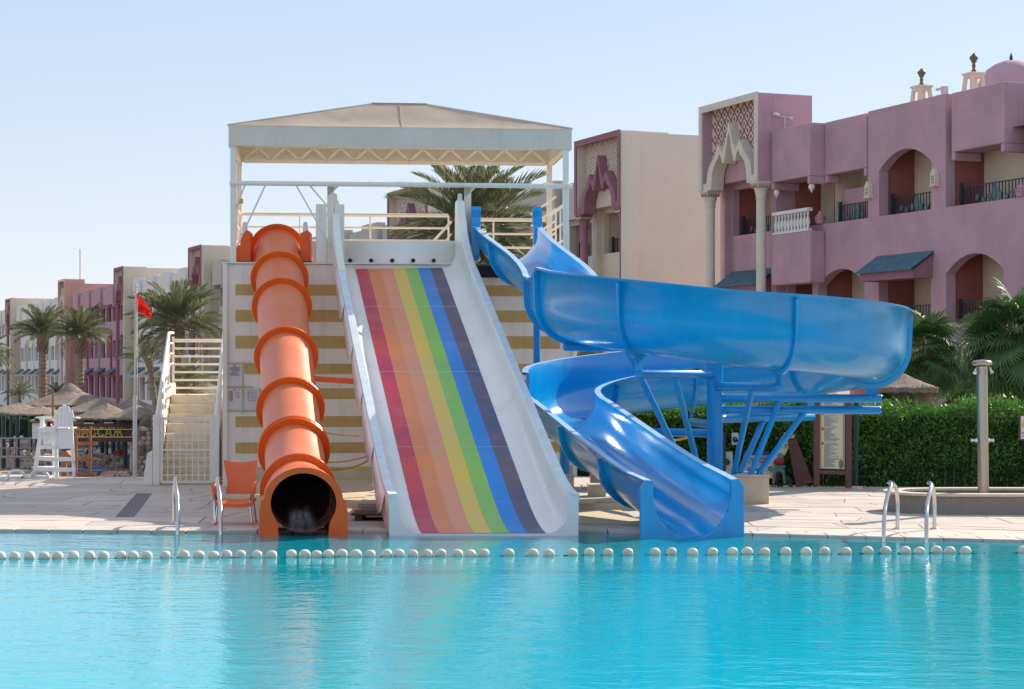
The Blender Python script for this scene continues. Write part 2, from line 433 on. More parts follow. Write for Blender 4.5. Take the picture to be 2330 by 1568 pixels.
# ------------------------------------------------------------------ terrain, pool, deck
def sstep(a, b, t):
    t = min(1, max(0, (t - a) / (b - a)))
    return t * t * (3 - 2 * t)
EDGE = [(-40, 25.6), (-9, 25.15), (-6.5, 25.0), (-4.0, 24.78), (-3.0, 24.9), (0.9, 24.85), (2.9, 24.38), (4.4, 23.88), (6.1, 23.38), (9, 22.5), (40, 13)]
def edge_y(x):
    for (x0, y0), (x1, y1) in zip(EDGE, EDGE[1:]):
        if x0 <= x <= x1:
            return y0 + (y1 - y0) * (x - x0) / (x1 - x0)
    return 25
def ground_z(x, y):
    if y < 25.6: return -1.7
    left = sstep(-1.0, -4.5, x - (y - 40) * 0.06) if y > 38 else 0.0
    drop = sstep(38.2, 52, y) * left
    return -0.06 - 2.64 * drop
xs = [-1500, -500, -200, -120, -80, -60, -45, -35, -28, -22, -18, -15, -12, -10, -8, -6, -5, -4, -3, -2, -1, 0, 2, 4, 6, 8, 10, 14, 20, 30, 45, 70, 120, 300, 1500]
ys = [-30, 0, 25.5, 25.61, 30, 38, 39, 40, 41, 43, 45, 47, 50, 53, 58, 65, 75, 85, 95, 110, 130, 160, 200, 300, 600, 2600]
mb = MB()
mb.add([(x, y, ground_z(x, y)) for y in ys for x in xs],
       [(j * len(xs) + i, j * len(xs) + i + 1, (j + 1) * len(xs) + i + 1, (j + 1) * len(xs) + i) for j in range(len(ys) - 1) for i in range(len(xs) - 1)])
tagp(mb.build('ground', M_sand), kind='structure')
mb = MB()
wx = [-60] + [x for x, _ in EDGE[1:-1]] + [40]
mb.add([(x, -20, 0) for x in wx] + [(x, edge_y(x) + 0.05, 0) for x in wx], [(i, i + 1, len(wx) + i + 1, len(wx) + i) for i in range(len(wx) - 1)])
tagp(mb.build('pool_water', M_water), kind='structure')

# deck bed (mortar) with separate flagstones, and two rows of coping tiles along the water
def deck_far(x):
    return 37.75 if x < 0.6 else (37.75 - 3.4 * sstep(0.6, 2.6, x))
mb = MB()
dx = [-12, -9, -6.5, -4, -3, -1, 0.6, 1.2, 1.8, 2.6, 4.4, 6.1, 9, 12]
mb.add([(x, edge_y(x) + 0.02, 0.0272) for x in dx] + [(x, deck_far(x), 0.0272) for x in dx] + [(x, edge_y(x) + 0.02, -1.6) for x in dx] + [(x, deck_far(x), -0.3) for x in dx],
       [(i, i + 1, len(dx) + i + 1, len(dx) + i) for i in range(len(dx) - 1)] +
       [(i, i + 1, 2 * len(dx) + i + 1, 2 * len(dx) + i) for i in range(len(dx) - 1)] +
       [(len(dx) + i, len(dx) + i + 1, 3 * len(dx) + i + 1, 3 * len(dx) + i) for i in range(len(dx) - 1)])
deck = tagp(mb.build('deck', M_mortar, fix=False), kind='structure')
COPW = 0.68
rows = 15
def row_y(r, x):
    a = edge_y(x) + COPW; b = deck_far(x)
    w = 0.16 * math.sin(x * 0.9 + r * 2.1) + 0.10 * math.sin(x * 2.3 + r * 1.3)
    if r == 0 or r == rows: w = 0
    return a + (b - a) * (r / rows) + w
n_slab = 0
for r in range(rows):
    x = -11.4 - random.random() * 0.5
    cut = (x, x)
    while x < 9.2:
        wdt = random.uniform(0.9, 1.95)
        nb = x + wdt + random.uniform(-0.2, 0.2); ntp = x + wdt + random.uniform(-0.2, 0.2)
        g = 0.011
        ga_, gb_ = random.uniform(0.008, 0.045), random.uniform(0.008, 0.045)
        lo = [cut[0] + g + (nb - cut[0] - 2 * g) * t for t in (0, 0.5, 1)]
        hi = [cut[1] + g + (ntp - cut[1] - 2 * g) * t for t in (1, 0.5, 0)]
        zt = 0.0305 + random.uniform(-0.0015, 0.0015)
        poly = [(q, row_y(r, q) + ga_ * (0.6 + 0.5 * math.sin(q * 3 + r)), 0.005) for q in lo] + [(q, row_y(r + 1, q) - gb_ * (0.6 + 0.5 * math.cos(q * 4 + r)), 0.005) for q in hi]
        m_ = MB().prism(poly, (0, 0, zt - 0.005))
        m_.build('paving_slab', M_deck, deck)
        n_slab += 1
        cut = (nb, ntp); x += wdt
cop = thing('pool_coping', None, None, (0, 0, 0)); del_keys = None
tagp(cop, kind='structure')
for row, (o0, o1, step) in enumerate(((-0.03, 0.33, 0.44), (0.35, 0.665, 0.58))):
    x = -12.0
    while x < 8.2:
        w = step
        m_ = MB(); g = 0.007
        pts = [(x + g, edge_y(x + g) + o0), (x + w - g, edge_y(x + w - g) + o0), (x + w - g, edge_y(x + w) + o1), (x + g, edge_y(x) + o1)]
        zb = -0.015 if row == 0 else 0.02
        m_.prism([(p[0], p[1], zb) for p in pts], (0, 0, (0.036 if row == 0 else 0.033) - zb + random.uniform(-0.001, 0.001)))
        m_.build('coping_tile', M_coping, cop, bevel=0.006 if row == 0 else 0)
        x += w
# raised stone platform below the slides, with a ramp slab
plat = thing('slide_platform', None, None); tagp(plat, kind='structure')
fp = [(-2.1, 27.4), (0.3, 28.0), (1.9, 28.6), (1.9, 35.6), (-4.6, 35.0), (-4.3, 30.0), (-2.1, 29.0)]
MB().prism([(x, y, 0.02) for x, y in fp], (0, 0, 0.12)).build('platform_base', M_conc, plat)
cuts = [27.4, 28.5, 29.6, 30.8, 32.0, 33.3, 34.6]
for i in range(6):
    xx = -2.15
    while xx < 1.85:
        w = random.uniform(0.7, 1.2); x2 = min(xx + w, 1.9)
        y0 = cuts[i] + (0.26 * (xx + 2.1) if i < 1 else 0); y1 = cuts[i + 1]
        y0b = cuts[i] + (0.26 * (x2 + 2.1) if i < 1 else 0)
        if y0 > y1 - 0.2 or y0b > y1 - 0.1:
            xx = x2; continue
        MB().prism([(xx + 0.01, y0 - 0.02, 0.141), (x2 - 0.01, y0b - 0.02, 0.141), (x2 - 0.01, y1 - 0.02, 0.141), (xx + 0.01, y1 - 0.02, 0.141)], (0, 0, 0.06)).build('paving_slab', M_deck, plat, bevel=0.006)
        xx = x2
MB().prism([(0.75, 25.7, 0.034), (1.75, 25.7, 0.034), (1.55, 28.2, 0.034), (0.65, 28.2, 0.034)], (0, 0, 0.02)).build('ramp_slab', M_conc, plat)
gr = thing('drain_grate', 'dark slotted drain grate sunk in the stone deck near the pool edge', 'drain grate', G(305, 1150, 0.034))
ga, gb = G(284, 1176, 0.034), G(328, 1123, 0.034)
gx = (gb - ga).normalized(); gs = Vector((gx.y, -gx.x, 0))
for k in range(5):
    o_ = gs * (k - 2) * 0.052
    MB().bar(ga + o_, gb + o_, 0.034, 0.012).build('slat', M_grate, gr)
MB().bar(ga - Vector((0, 0, 0.008)), gb - Vector((0, 0, 0.008)), 0.27, 0.006).build('channel', M_black, gr)

# ------------------------------------------------------------------ slide tower
TA = R(5.5)
TX = Vector((math.cos(TA), math.sin(TA), 0)); TY = Vector((-math.sin(TA), math.cos(TA), 0))
TO = Vector((-5.04, 34.6, 0))
def TW(a, b, z):
    return TO + TX * a + TY * b + Vector((0, 0, z))
tower = thing('slide_tower', 'pale slide tower with ochre bands and a grey canopy on posts', 'slide tower', TW(3.1, 1.3, 0))
TL = 6.2; TB = 2.75; PZ = 3.95
MB(TW).box(0, TL, 0, 0.2, 0, PZ - 0.03).build('front_wall', M_towerwall, tower, bevel=0.015)
MB(TW).box(0, 0.2, 0.203, TB, 0, PZ - 0.03).build('side_wall', M_towerwall, tower)
MB(TW).box(TL - 0.2, TL, 0.203, TB, 0, PZ - 0.03).build('side_wall', M_towerwall, tower)
MB(TW).box(0.203, TL - 0.203, TB - 0.2, TB - 0.003, 0, PZ - 0.03).build('back_wall', M_towerwall, tower)
MB(TW).box(-0.03, TL + 0.03, -0.04, TB + 0.03, PZ - 0.026, PZ).build('platform_floor', M_towerwall, tower)
MB(TW).box(-0.02, 0.06, -0.05, -0.003, 0, PZ - 0.03).build('corner_post', M_towerwall, tower)
MB(TW).box(TL - 0.06, TL + 0.02, -0.05, -0.003, 0, PZ - 0.03).build('corner_post', M_towerwall, tower)
MB(TW).box(0.07, TL - 0.07, -0.03, -0.003, 0.0, 0.36).build('plinth_course', M_conc, tower)
for i, (z0, z1) in enumerate(((3.37, 3.56), (2.906, 3.115), (2.44, 2.66), (1.99, 2.17), (1.55, 1.74), (1.06, 1.25), (0.60, 0.79))):
    a0 = 0.2 if i != 3 else 0.36
    MB(TW).box(a0, 5.92, -0.006, -0.0015, z0, z1).build('painted_band', M_gold, tower)
# canopy: posts, fascia, hipped canvas roof, trusses
for a, b in ((0.16, 0.05), (6.03, 0.05), (0.16, 2.6), (6.03, 2.6)):
    MB(TW).box(a - 0.05, a + 0.05, b - 0.05, b + 0.05, PZ, 5.99).build('canopy_post', M_whitepaint if b < 1 else M_creampaint, tower, bevel=0.008)
FZ0, FZ1 = 5.985, 6.34
A0, A1, B0, B1 = 0.08, 6.13, -0.03, 2.70
MB(TW).box(A0, A1, B0, B0 + 0.02, FZ0, FZ1).build('fascia', M_fascia, tower, bevel=0.006)
MB(TW).box(A0, A1, B1 - 0.02, B1, FZ0, FZ1).build('fascia', M_creampaint, tower)
MB(TW).box(A0, A0 + 0.02, B0 + 0.022, B1 - 0.022, FZ0, FZ1).build('fascia', M_fascia, tower)
MB(TW).box(A1 - 0.02, A1, B0 + 0.022, B1 - 0.022, FZ0, FZ1).build('fascia', M_creampaint, tower)
RZ = 6.93; ra, rb, rc = 2.62, 3.62, 1.33
def roof_panel(p0, p1, q1, q0, n=14, m=8):
    v = []
    for j in range(m + 1):
        t = j / m
        for i in range(n + 1):
            u = i / n
            a = Vector(p0).lerp(Vector(p1), u); b = Vector(q0).lerp(Vector(q1), u)
            w = a.lerp(b, t)
            inside = min(1.0, 6 * u * (1 - u))
            w.z -= (0.05 * math.sin(PI * t) ** 1.0 * inside + 0.012 * math.sin(PI * t) * math.sin(2 * PI * u) * inside) + 0.03 * math.sin(PI * min(1, t * 1.6)) * inside
            v.append(tuple(w))
    f = [(j * (n + 1) + i, j * (n + 1) + i + 1, (j + 1) * (n + 1) + i + 1, (j + 1) * (n + 1) + i) for j in range(m) for i in range(n)]
    return v, f
c00, c10, c11, c01 = (A0 - 0.02, B0 - 0.02, FZ1 + 0.004), (A1 + 0.02, B0 - 0.02, FZ1 + 0.004), (A1 + 0.02, B1 + 0.02, FZ1 + 0.004), (A0 - 0.02, B1 + 0.02, FZ1 + 0.004)
r0, r1 = (ra, rc, RZ), (rb, rc, RZ)
for pts in ((c00, c10, r1, r0), (c11, c01, r0, r1)):
    v, f = roof_panel(*pts)
    MB(TW).add(v, f, True).build('canopy_panel', M_canvas, tower, fix=False)
for pts in ((c10, c11, r1, r1), (c01, c00, r0, r0)):
    v, f = roof_panel(*pts)
    MB(TW).add(v, f, True).build('canopy_panel', M_canvas, tower, fix=False)
MB(TW).tube([(ra, rc, RZ + 0.008), (rb, rc, RZ + 0.008)], 0.02, 6).build('ridge_seam', M_canvas, tower)
for p, q in ((c00, r0), (c10, r1), (c11, r1), (c01, r0)):
    pts = [Vector(p).lerp(Vector(q), t / 8) + Vector((0, 0, 0.006)) for t in range(9)]
    MB(TW).tube([tuple(x) for x in pts], 0.014, 6).build('hip_seam', M_fascia, tower)
pts = [Vector(((A0 + A1) / 2, B0 - 0.02, FZ1)).lerp(Vector((3.12, rc, RZ)), t / 8) - Vector((0, 0, 0.05 * math.sin(PI * t / 8) + 0.03 * math.sin(PI * min(1, t / 5)) - 0.01)) for t in range(9)]
MB(TW).tube([tuple(x) for x in pts], 0.009, 5).build('panel_seam', M_canvas, tower)
def truss(p, q, zt, zb, n):
    p = Vector(p); q = Vector(q)
    t = thing('truss', None, None, wloc(tower)); t.parent = tower; t.location = (0, 0, 0)
    MB(TW).bar((p.x, p.y, zt), (q.x, q.y, zt), 0.05, 0.05).build('chord', M_creampaint, t)
    MB(TW).bar((p.x, p.y, zb), (q.x, q.y, zb), 0.06, 0.06).build('chord', M_creampaint, t)
    for i in range(n):
        u0, u1, u2 = i / n, (i + 0.5) / n, (i + 1) / n
        m_ = MB(TW)
        a, b, c = p.lerp(q, u0), p.lerp(q, u1), p.lerp(q, u2)
        m_.bar((a.x, a.y, zb + 0.03), (b.x, b.y, zt - 0.025), 0.03, 0.045)
        m_.bar((b.x, b.y, zt - 0.025), (c.x, c.y, zb + 0.03), 0.03, 0.045)
        m_.build('web_bar', M_creampaint, t)
truss((0.25, 2.58, 0), (5.95, 2.58, 0), 6.28, 5.99, 11)
truss((6.03, 0.15, 0), (6.03, 2.5, 0), 6.28, 5.99, 6)
truss((0.16, 0.15, 0), (0.16, 2.5, 0), 6.28, 5.99, 6)
# front header pipe, start posts, stay rods
MB(TW).tube([(0.1, -0.02, 5.33), (6.14, -0.02, 5.33)], 0.042, 12).build('header_pipe', M_whitepaint, tower)
for a in (1.86, 4.28):
    m_ = MB(TW); m_.box(a - 0.06, a + 0.06, 0.02, 0.10, PZ, 5.29); m_.prism([(a - 0.06, 0.02, 5.10), (a + 0.14, 0.02, 5.29), (a - 0.06, 0.02, 5.29)], (0, 0.06, 0))
    m_.build('start_post', M_creampaint, tower, bevel=0.006)
for a0, a1, zt in ((1.60, 1.79, 4.98), (1.93, 2.10, 4.98), (4.35, 4.44, 4.95)):
    MB(TW).box(a0, a1, 0.0, 0.06, PZ, zt).build('start_panel', M_towerwall, tower, bevel=0.02)
for p, q in (((0.72, 0.0, 5.30), (0.22, 0.0, 4.22)), ((0.36, 0.03, 5.30), (0.19, 0.03, 4.85)), ((1.26, 0.0, 5.30), (1.85, 0.0, 4.25)), ((1.5, 0.03, 5.30), (1.84, 0.03, 4.9))):
    MB(TW).tube([p, q], 0.015, 6).build('stay_rod', M_whitepaint, tower)
# guard rails round the platform
def rail(p, q, zs, posts, m=M_creampaint, r=0.02):
    for k, z in enumerate(zs):
        MB(TW).tube([(p[0], p[1], z), (q[0], q[1], z)], 0.034 if k == 0 else r, 8).build('guard_rail', m, tower)
    for t in posts:
        x, y = p[0] + (q[0] - p[0]) * t, p[1] + (q[1] - p[1]) * t
        MB(TW).tube([(x, y, PZ), (x, y, zs[0])], 0.016, 6).build('guard_post', m, tower)
rail((0.2, 2.62), (4.1, 2.62), (5.0, 4.76, 4.52), (0.0, 0.28, 0.62, 1.0))
rail((4.4, 2.64), (6.0, 2.64), (4.93, 4.66, 4.40), (0.0, 0.35, 1.0))
rail((0.16, 0.15), (0.16, 2.5), (5.0, 4.7, 4.4), (0.35, 0.7))
rail((6.03, 0.15), (6.03, 2.5), (5.02, 4.7, 4.4), (0.3, 0.6), M_whitepaint)
for k in range(4):
    o_ = 0.24 * k
    MB(TW).bar((3.35 + o_ * 1.1, 2.5, PZ + 0.05), (4.15, 2.5, 4.88 - o_ * 0.95), 0.045 if k == 0 else 0.025, 0.05 if k == 0 else 0.025).build('stair_rail', M_creampaint, tower)
    MB(TW).bar((5.65, 2.3, 4.35 + 0.22 * k), (6.0, 1.3, 4.60 + 0.22 * k), 0.03).build('stair_rail', M_whitepaint, tower)
MB(TW).box(0.24, 0.33, 0.02, 0.08, 4.98, 5.06).build('call_button', M_yellowpaint, tower)

# notices taped to the wall left of the orange tube
def notice(a0, a1, z0, z1, label, kind):
    n = thing('wall_notice', label, 'notice', TW((a0 + a1) / 2, -0.01, z0), 'notices taped to the tower wall')
    MB(TW).box(a0, a1, -0.012, -0.008, z0, z1).build('sheet', M_paper, n)
    lines = MB(TW); w = a1 - a0; h = z1 - z0
    def ln(u0, u1, t, th=0.007):
        lines.box(a0 + w * u0, a0 + w * u1, -0.0145, -0.0125, z1 - h * t - th / 2, z1 - h * t + th / 2)
    if kind == 0:
        ln(0.47, 0.55, 0.04, 0.014); ln(0.42, 0.6, 0.08, 0.012)
        for k, (u0, u1) in enumerate(((0.27, 0.84), (0.28, 0.85), (0.22, 0.84), (0.24, 0.84), (0.24, 0.82), (0.38, 0.84), (0.38, 0.83), (0.30, 0.6), (0.24, 0.83), (0.24, 0.8), (0.24, 0.82), (0.24, 0.85))):
            ln(u0, u1, 0.13 + 0.035 * k)
    elif kind == 1:
        ln(0.48, 0.56, 0.05, 0.014); ln(0.42, 0.62, 0.09, 0.01)
        for k in range(5): ln(0.58 - 0.04 * (k % 3), 0.84, 0.20 + 0.06 * k)
        for k in range(3):
            c = (a0 + w * 0.3, -0.014, z1 - h * (0.21 + 0.15 * k)); rr = 0.028
            m_ = MB(TW); m_.tube([(c[0] + rr * math.cos(t * PI / 6), c[1], c[2] + rr * math.sin(t * PI / 6)) for t in range(13)], 0.0055, 5, False)
            m_.bar((c[0] - 0.02, c[1], c[2] + 0.02), (c[0] + 0.02, c[1], c[2] - 0.02), 0.003, 0.01)
            m_.build('prohibition_symbol', M_inkred, n)
    else:
        for k in range(6):
            MB(TW).box(a0 + w * 0.22, a0 + w * 0.34, -0.0145, -0.0125, z1 - h * (0.14 + 0.09 * k), z1 - h * (0.10 + 0.09 * k)).build('small_symbol', M_inkred if k % 2 else M_ink, n)
            ln(0.38, 0.86, 0.13 + 0.09 * k)
    lines.build('print', M_ink, n)
notice(0.04, 0.32, 1.78, 2.16, 'upper of the two left notices taped to the tower wall, all lines of text', 0)
notice(0.04, 0.32, 1.36, 1.745, 'lower left notice on the tower wall with three red prohibition circles', 1)
notice(0.35, 0.62, 1.36, 1.745, 'notice half hidden behind the orange tube, with a column of small symbols', 2)
tape = thing('tape_strips', 'strips of yellow tape framing the notices on the tower wall', 'tape', TW(0.3, -0.02, 1.3))
for a0, a1, z0, z1 in ((0.0, 0.62, 2.165, 2.19), (0.0, 0.5, 1.75, 1.775), (0.0, 0.60, 1.335, 1.358), (0.325, 0.345, 1.30, 2.2)):
    MB(TW).box(a0, a1, -0.0185 if a1 - a0 > 0.1 else -0.0175, -0.0155, z0, z1).build('tape_strip', M_tape, tape)

# ------------------------------------------------------------------ entrance staircase left of the tower
SO = Vector((-6.25, 35.0, 0.03))
def SW(a, b, z):
    return SO + TX * a + TY * b + Vector((0, 0, z))
st = thing('staircase', 'cream metal staircase with white rails left of the slide tower', 'staircase', SW(0.47, 0, 0))
NS = 9; RI, GO = 0.174, 0.30
for k in range(NS):
    MB(SW).box(0.02, 0.93, 0.12 + GO * k, 0.12 + GO * (k + 1) - 0.004, RI * k, RI * (k + 1)).build('step', M_stairs, st, bevel=0.008)
MB(SW).box(0.0, 0.97, 0.124 + GO * NS, 4.0, 1.45, RI * NS + 0.002).build('landing', M_stairs, st)
for a0, a1 in ((-0.10, 0.005), (0.945, 1.03)):
    MB(SW).prism([(a0, 0.0, 0.0), (a0, 0.0, 0.75), (a0, 0.12 + GO * NS, RI * NS + 0.22), (a0, 4.0, RI * NS + 0.22), (a0, 4.0, 0.0)], (a1 - a0, 0, 0)).build('stringer', M_whitepaint, st, bevel=0.008)
MB(SW).prism([(-0.28, -0.05, 0.0), (-0.105, -0.05, 0.0), (-0.105, -0.05, 0.62), (-0.2, -0.05, 0.55)], (0, 0.5, 0)).build('plinth', M_towerwall, st, bevel=0.01)
for a in (-0.04, 1.0):
    for h in range(4):
        z0 = 1.18 - 0.2 * h
        MB(SW).tube([(a, 0.0, z0), (a, 0.12 + GO * NS, z0 + RI * NS), (a, 3.9, z0 + RI * NS + 0.02)], 0.03 if h == 0 else 0.018, 8).build('handrail', M_whitepaint, st)
    for b in (1.3, 2.8, 3.9):
        MB(SW).tube([(a, b, RI * min(b / GO, NS) - 0.1), (a, b, 1.18 + RI * min((b) / GO, NS) - 0.05)], 0.025, 8).build('rail_post', M_creampaint, st)
    MB(SW).box(a - 0.06, a + 0.06, -0.06, 0.02, 0, 1.24).build('gate_post', M_whitepaint, st, bevel=0.01)
for k in range(7):
    z = RI * NS + 0.12 + 0.155 * k
    MB(SW).tube([(-0.04, 3.9, z), (1.0, 3.9, z)], 0.034 if k == 6 else 0.02, 8).build('landing_bar', M_creampaint, st)
gate = thing('gate', None, None); gate.parent = st
GZ = [0.05, 0.17, 0.32, 0.47, 0.62, 0.79, 0.92, 1.06, 1.17]
for i, z in enumerate(GZ):
    thick = 0.045 if i in (0, 8) else (0.035 if i == 4 else 0.014)
    MB(SW).bar((0.03, -0.02, z), (0.93, -0.02, z), 0.02, thick).build('gate_bar', M_whitepaint, gate)
for k in range(9):
    x = 0.05 + k * 0.108
    thick = 0.05 if k in (0, 8) else 0.018
    MB(SW).bar((x, -0.032, 0.05), (x, -0.032, 1.17), thick, 0.018).build('gate_bar', M_whitepaint, gate)
# ------------------------------------------------------------------ rainbow slide
RS = thing('rainbow_slide', 'wide white slide with seven rainbow lanes running into the pool', 'water slide', (-0.33, 24.5, 0))
def rs_z(y):
    L = (y - 24.87) * 0.387
    w = 0.13
    z = w * math.log1p(math.exp(min(L / w, 60)))
    if y > 34.6: z -= 0.387 * 0.5 * (min(y, 35.2) - 34.6) ** 2 / 0.6
    return z
def rs_x(y): return -2.02 + (35 - y) * 0.1575
ys_s = [24.38, 24.6, 24.85, 25.1, 25.4, 25.8, 26.3, 27, 28, 29, 30, 31, 32, 33, 33.8, 34.4, 34.8, 35.1]
def rs_h(y): return 0.47
def rs_inner(y):
    z0 = rs_z(y); xc = rs_x(y); h = rs_h(y)
    pts = [(-1.17, h), (-1.145, h + 0.012), (-1.075, h + 0.008), (-1.06, h - 0.01)]
    for k in range(7):
        a = PI + (PI / 2) * k / 6
        pts.append((-0.76 + 0.29 * math.cos(a) * 1.0, 0.30 + 0.30 * math.sin(a)))
    pts2 = [(-p[0], p[1]) for p in pts][::-1]
    ring = pts + pts2
    under = [(1.17, h - 0.06), (1.165, -0.02), (1.10, -0.09), (-1.10, -0.09), (-1.165, -0.02), (-1.17, h - 0.06)]
    ring += under
    return [(xc + p[0], y, z0 + p[1]) for p in ring]
MB().rings([rs_inner(y) for y in ys_s], True, True, True).build('slide_bed', M_slidewh, RS)
# worn rims on both side walls, their bluish sky reflection put into the colour
for s in (-1, 1):
    MB().rings([[(rs_x(y) + s * 1.178, y, rs_z(y) + rs_h(y) - 0.05), (rs_x(y) + s * 1.178, y, rs_z(y) + rs_h(y) + 0.018), (rs_x(y) + s * 1.07, y, rs_z(y) + rs_h(y) + 0.02), (rs_x(y) + s * 1.075, y, rs_z(y) + rs_h(y) + 0.010)] for y in [24.374] + ys_s[1:]], True, True, False).build('side_rim', M_slideedge, RS)
LW = 1.535 / 7
ylane = [24.385, 24.5, 24.6, 24.72, 24.85, 25.0, 25.15, 25.3, 25.5, 25.7, 26, 26.4, 27, 28, 29, 30, 31, 32, 33, 34, 34.6, 34.8, 35.0]
for k in range(7):
    v = []; x0, x1 = -0.768 + k * LW, -0.768 + (k + 1) * LW
    for y in ylane:
        v += [(rs_x(y) + x0, y, rs_z(y) + 0.006), (rs_x(y) + x1, y, rs_z(y) + 0.006)]
    MB().add(v, [(2 * i, 2 * i + 1, 2 * i + 3, 2 * i + 2) for i in range(len(ylane) - 1)], True).build('painted_lane', M_lanepaints[k], RS, fix=False)
for y in (27.4, 30.1, 32.9):
    MB().box(rs_x(y) - 0.77, rs_x(y) + 0.77, y - 0.003, y + 0.003, rs_z(y), rs_z(y) + 0.0075).build('joint_seam', M_slidewh, RS)
# start panel with five water nozzles, and the two tall side fins
pan = []
for t in range(9):
    u = t / 8
    yy = 35.02 + 0.30 * math.sin(u * PI / 2 * 0.95); zz = rs_z(35.02) + 0.02 + 0.36 * (1 - math.cos(u * PI / 2)) + 0.12 * u
    pan.append([(rs_x(35) - 1.05, yy, zz), (rs_x(35) + 1.02, yy, zz), (rs_x(35) + 1.02, yy + 0.05, zz - 0.03), (rs_x(35) - 1.05, yy + 0.05, zz - 0.03)])
MB().rings(pan, True, True, True).build('start_panel', M_slidewh, RS)
for X in (796, 844, 892, 940, 987):
    c = P(X, 592, 35.12); c.y = 35.14
    m_ = MB(); m_.tube([c + Vector((0, 0.10, 0)), c + Vector((0, -0.012, -0.004))], 0.036, 14); m_.build('water_nozzle', M_black, RS)
for s in (-1, 1):
    base = [(33.0, rs_z(33.0) + 0.46), (33.9, rs_z(33.9) + 0.54), (34.5, rs_z(34.5) + 0.72), (34.8, rs_z(34.8) + 0.98), (34.95, rs_z(34.8) + 1.22), (35.12, rs_z(34.8) + 1.25), (35.28, rs_z(34.8) + 1.22), (35.32, rs_z(35) + 0.02), (34.0, rs_z(34.0) - 0.02), (33.0, rs_z(33) + 0.05)]
    m_ = MB()
    x0 = lambda y: rs_x(y) + s * 1.11 - 0.065
    lo = [(x0(y), y, z) for y, z in base]; hi = [(x0(y) + 0.13, y, z) for y, z in base]
    n = len(base)
    m_.add(lo + hi, [tuple(range(n))[::-1], tuple(range(n, 2 * n))] + [(i, (i + 1) % n, n + (i + 1) % n, n + i) for i in range(n)])
    f_ = m_.build('side_fin', M_slidewh, RS, bevel=0.02)
    c = (rs_x(35.1) + s * 1.11, 35.12, rs_z(34.8) + 1.24)
    MB().lathe([(0.045, 0), (0.04, 0.10), (0.03, 0.125), (0.001, 0.13)], c, 12).build('fin_knob', M_slideedge, f_)
# flared, notched skirt panels along the outer side walls, one per moulded section
for ya, yb in ((24.9, 26.4), (26.5, 28.2), (28.3, 30.0), (30.1, 31.8), (31.9, 33.6)):
    for s in (-1, 1):
        top = []; low = []
        for q in range(9):
            u = q / 8; y = yb + (ya - yb) * u
            z0 = rs_z(y); x = rs_x(y)
            fl = 0.012 + 0.05 * u
            dz = 0.02 if u < 0.85 else 0.16
            if ya < 25: dz = max(dz, -0.05)
            top.append((x + s * 1.18, y, z0 + 0.40)); low.append((x + s * (1.18 + fl), y, z0 + dz))
        tin = [(p[0] - s * 0.012, p[1], p[2]) for p in top]; lin_ = [(p[0] - s * 0.012, p[1], p[2]) for p in low]
        MB().rings([[a_, b_, c_, d_] for a_, b_, c_, d_ in zip(top, low, lin_, tin)], True, True, True).build('side_skirt', M_slidewh, RS)
for y in (28.4, 31.4):
    for s in (-0.7, 0.7):
        MB().tube([(rs_x(y) + s, y, 0.2), (rs_x(y) + s, y, rs_z(y) - 0.08)], 0.06, 10).build('support_leg', M_whitepaint, RS)

# ------------------------------------------------------------------ orange tube slide
TU = thing('tube_slide', 'faded orange tube slide with ring flanges and a dark mouth at the water', 'water slide', (-2.6, 24.7, 0))
def tu_c(y):
    L = (y - 26.2) * 0.40
    w = 0.14
    z = 0.405 + w * math.log1p(math.exp(min(L / w, 60)))
    x = -2.62 - (y - 24.7) * 0.147
    return Vector((x, y, z))
def tu_frame(y):
    t = (tu_c(y + 0.05) - tu_c(y - 0.05)).normalized()
    sx = t.cross(Vector((0, 0, 1))).normalized(); sz = sx.cross(t).normalized()
    return tu_c(y), t, sx, sz
def tu_ring(y, r, n=40, off=0.0):
    c, t, sx, sz = tu_frame(y)
    return [c + t * off + (sx * math.cos(2 * PI * k / n) + sz * math.sin(2 * PI * k / n)) * r for k in range(n)]
ring_y = [35.75, 34.3, 33.0, 30.85, 28.9, 27.5, 25.95, 25.2]
TR = 0.41
for i in range(len(ring_y) - 1):
    ya, yb = ring_y[i], ring_y[i + 1]
    yy = [ya + (yb - ya) * t / 8 for t in range(9)]
    outer = [tu_ring(y, TR) for y in yy]; inner = [tu_ring(y, TR - 0.03) for y in yy][::-1]
    seg_ = MB().rings(outer + inner, True, False, True).build('tube_segment', M_orange, TU)
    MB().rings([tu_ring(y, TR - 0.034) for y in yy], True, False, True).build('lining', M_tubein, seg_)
for i, y in enumerate(ring_y[:-1]):
    dbl = (-0.02, 0.055) if i == 5 else (0.0,)
    for o_ in dbl:
        rr = [tu_ring(y, TR + 0.002, off=o_ - 0.022), tu_ring(y, TR + 0.088, off=o_ - 0.022), tu_ring(y, TR + 0.094, off=o_), tu_ring(y, TR + 0.088, off=o_ + 0.022), tu_ring(y, TR + 0.002, off=o_ + 0.022)]
        MB().rings(rr, True, False, False).build('joint_flange', M_flange, TU)
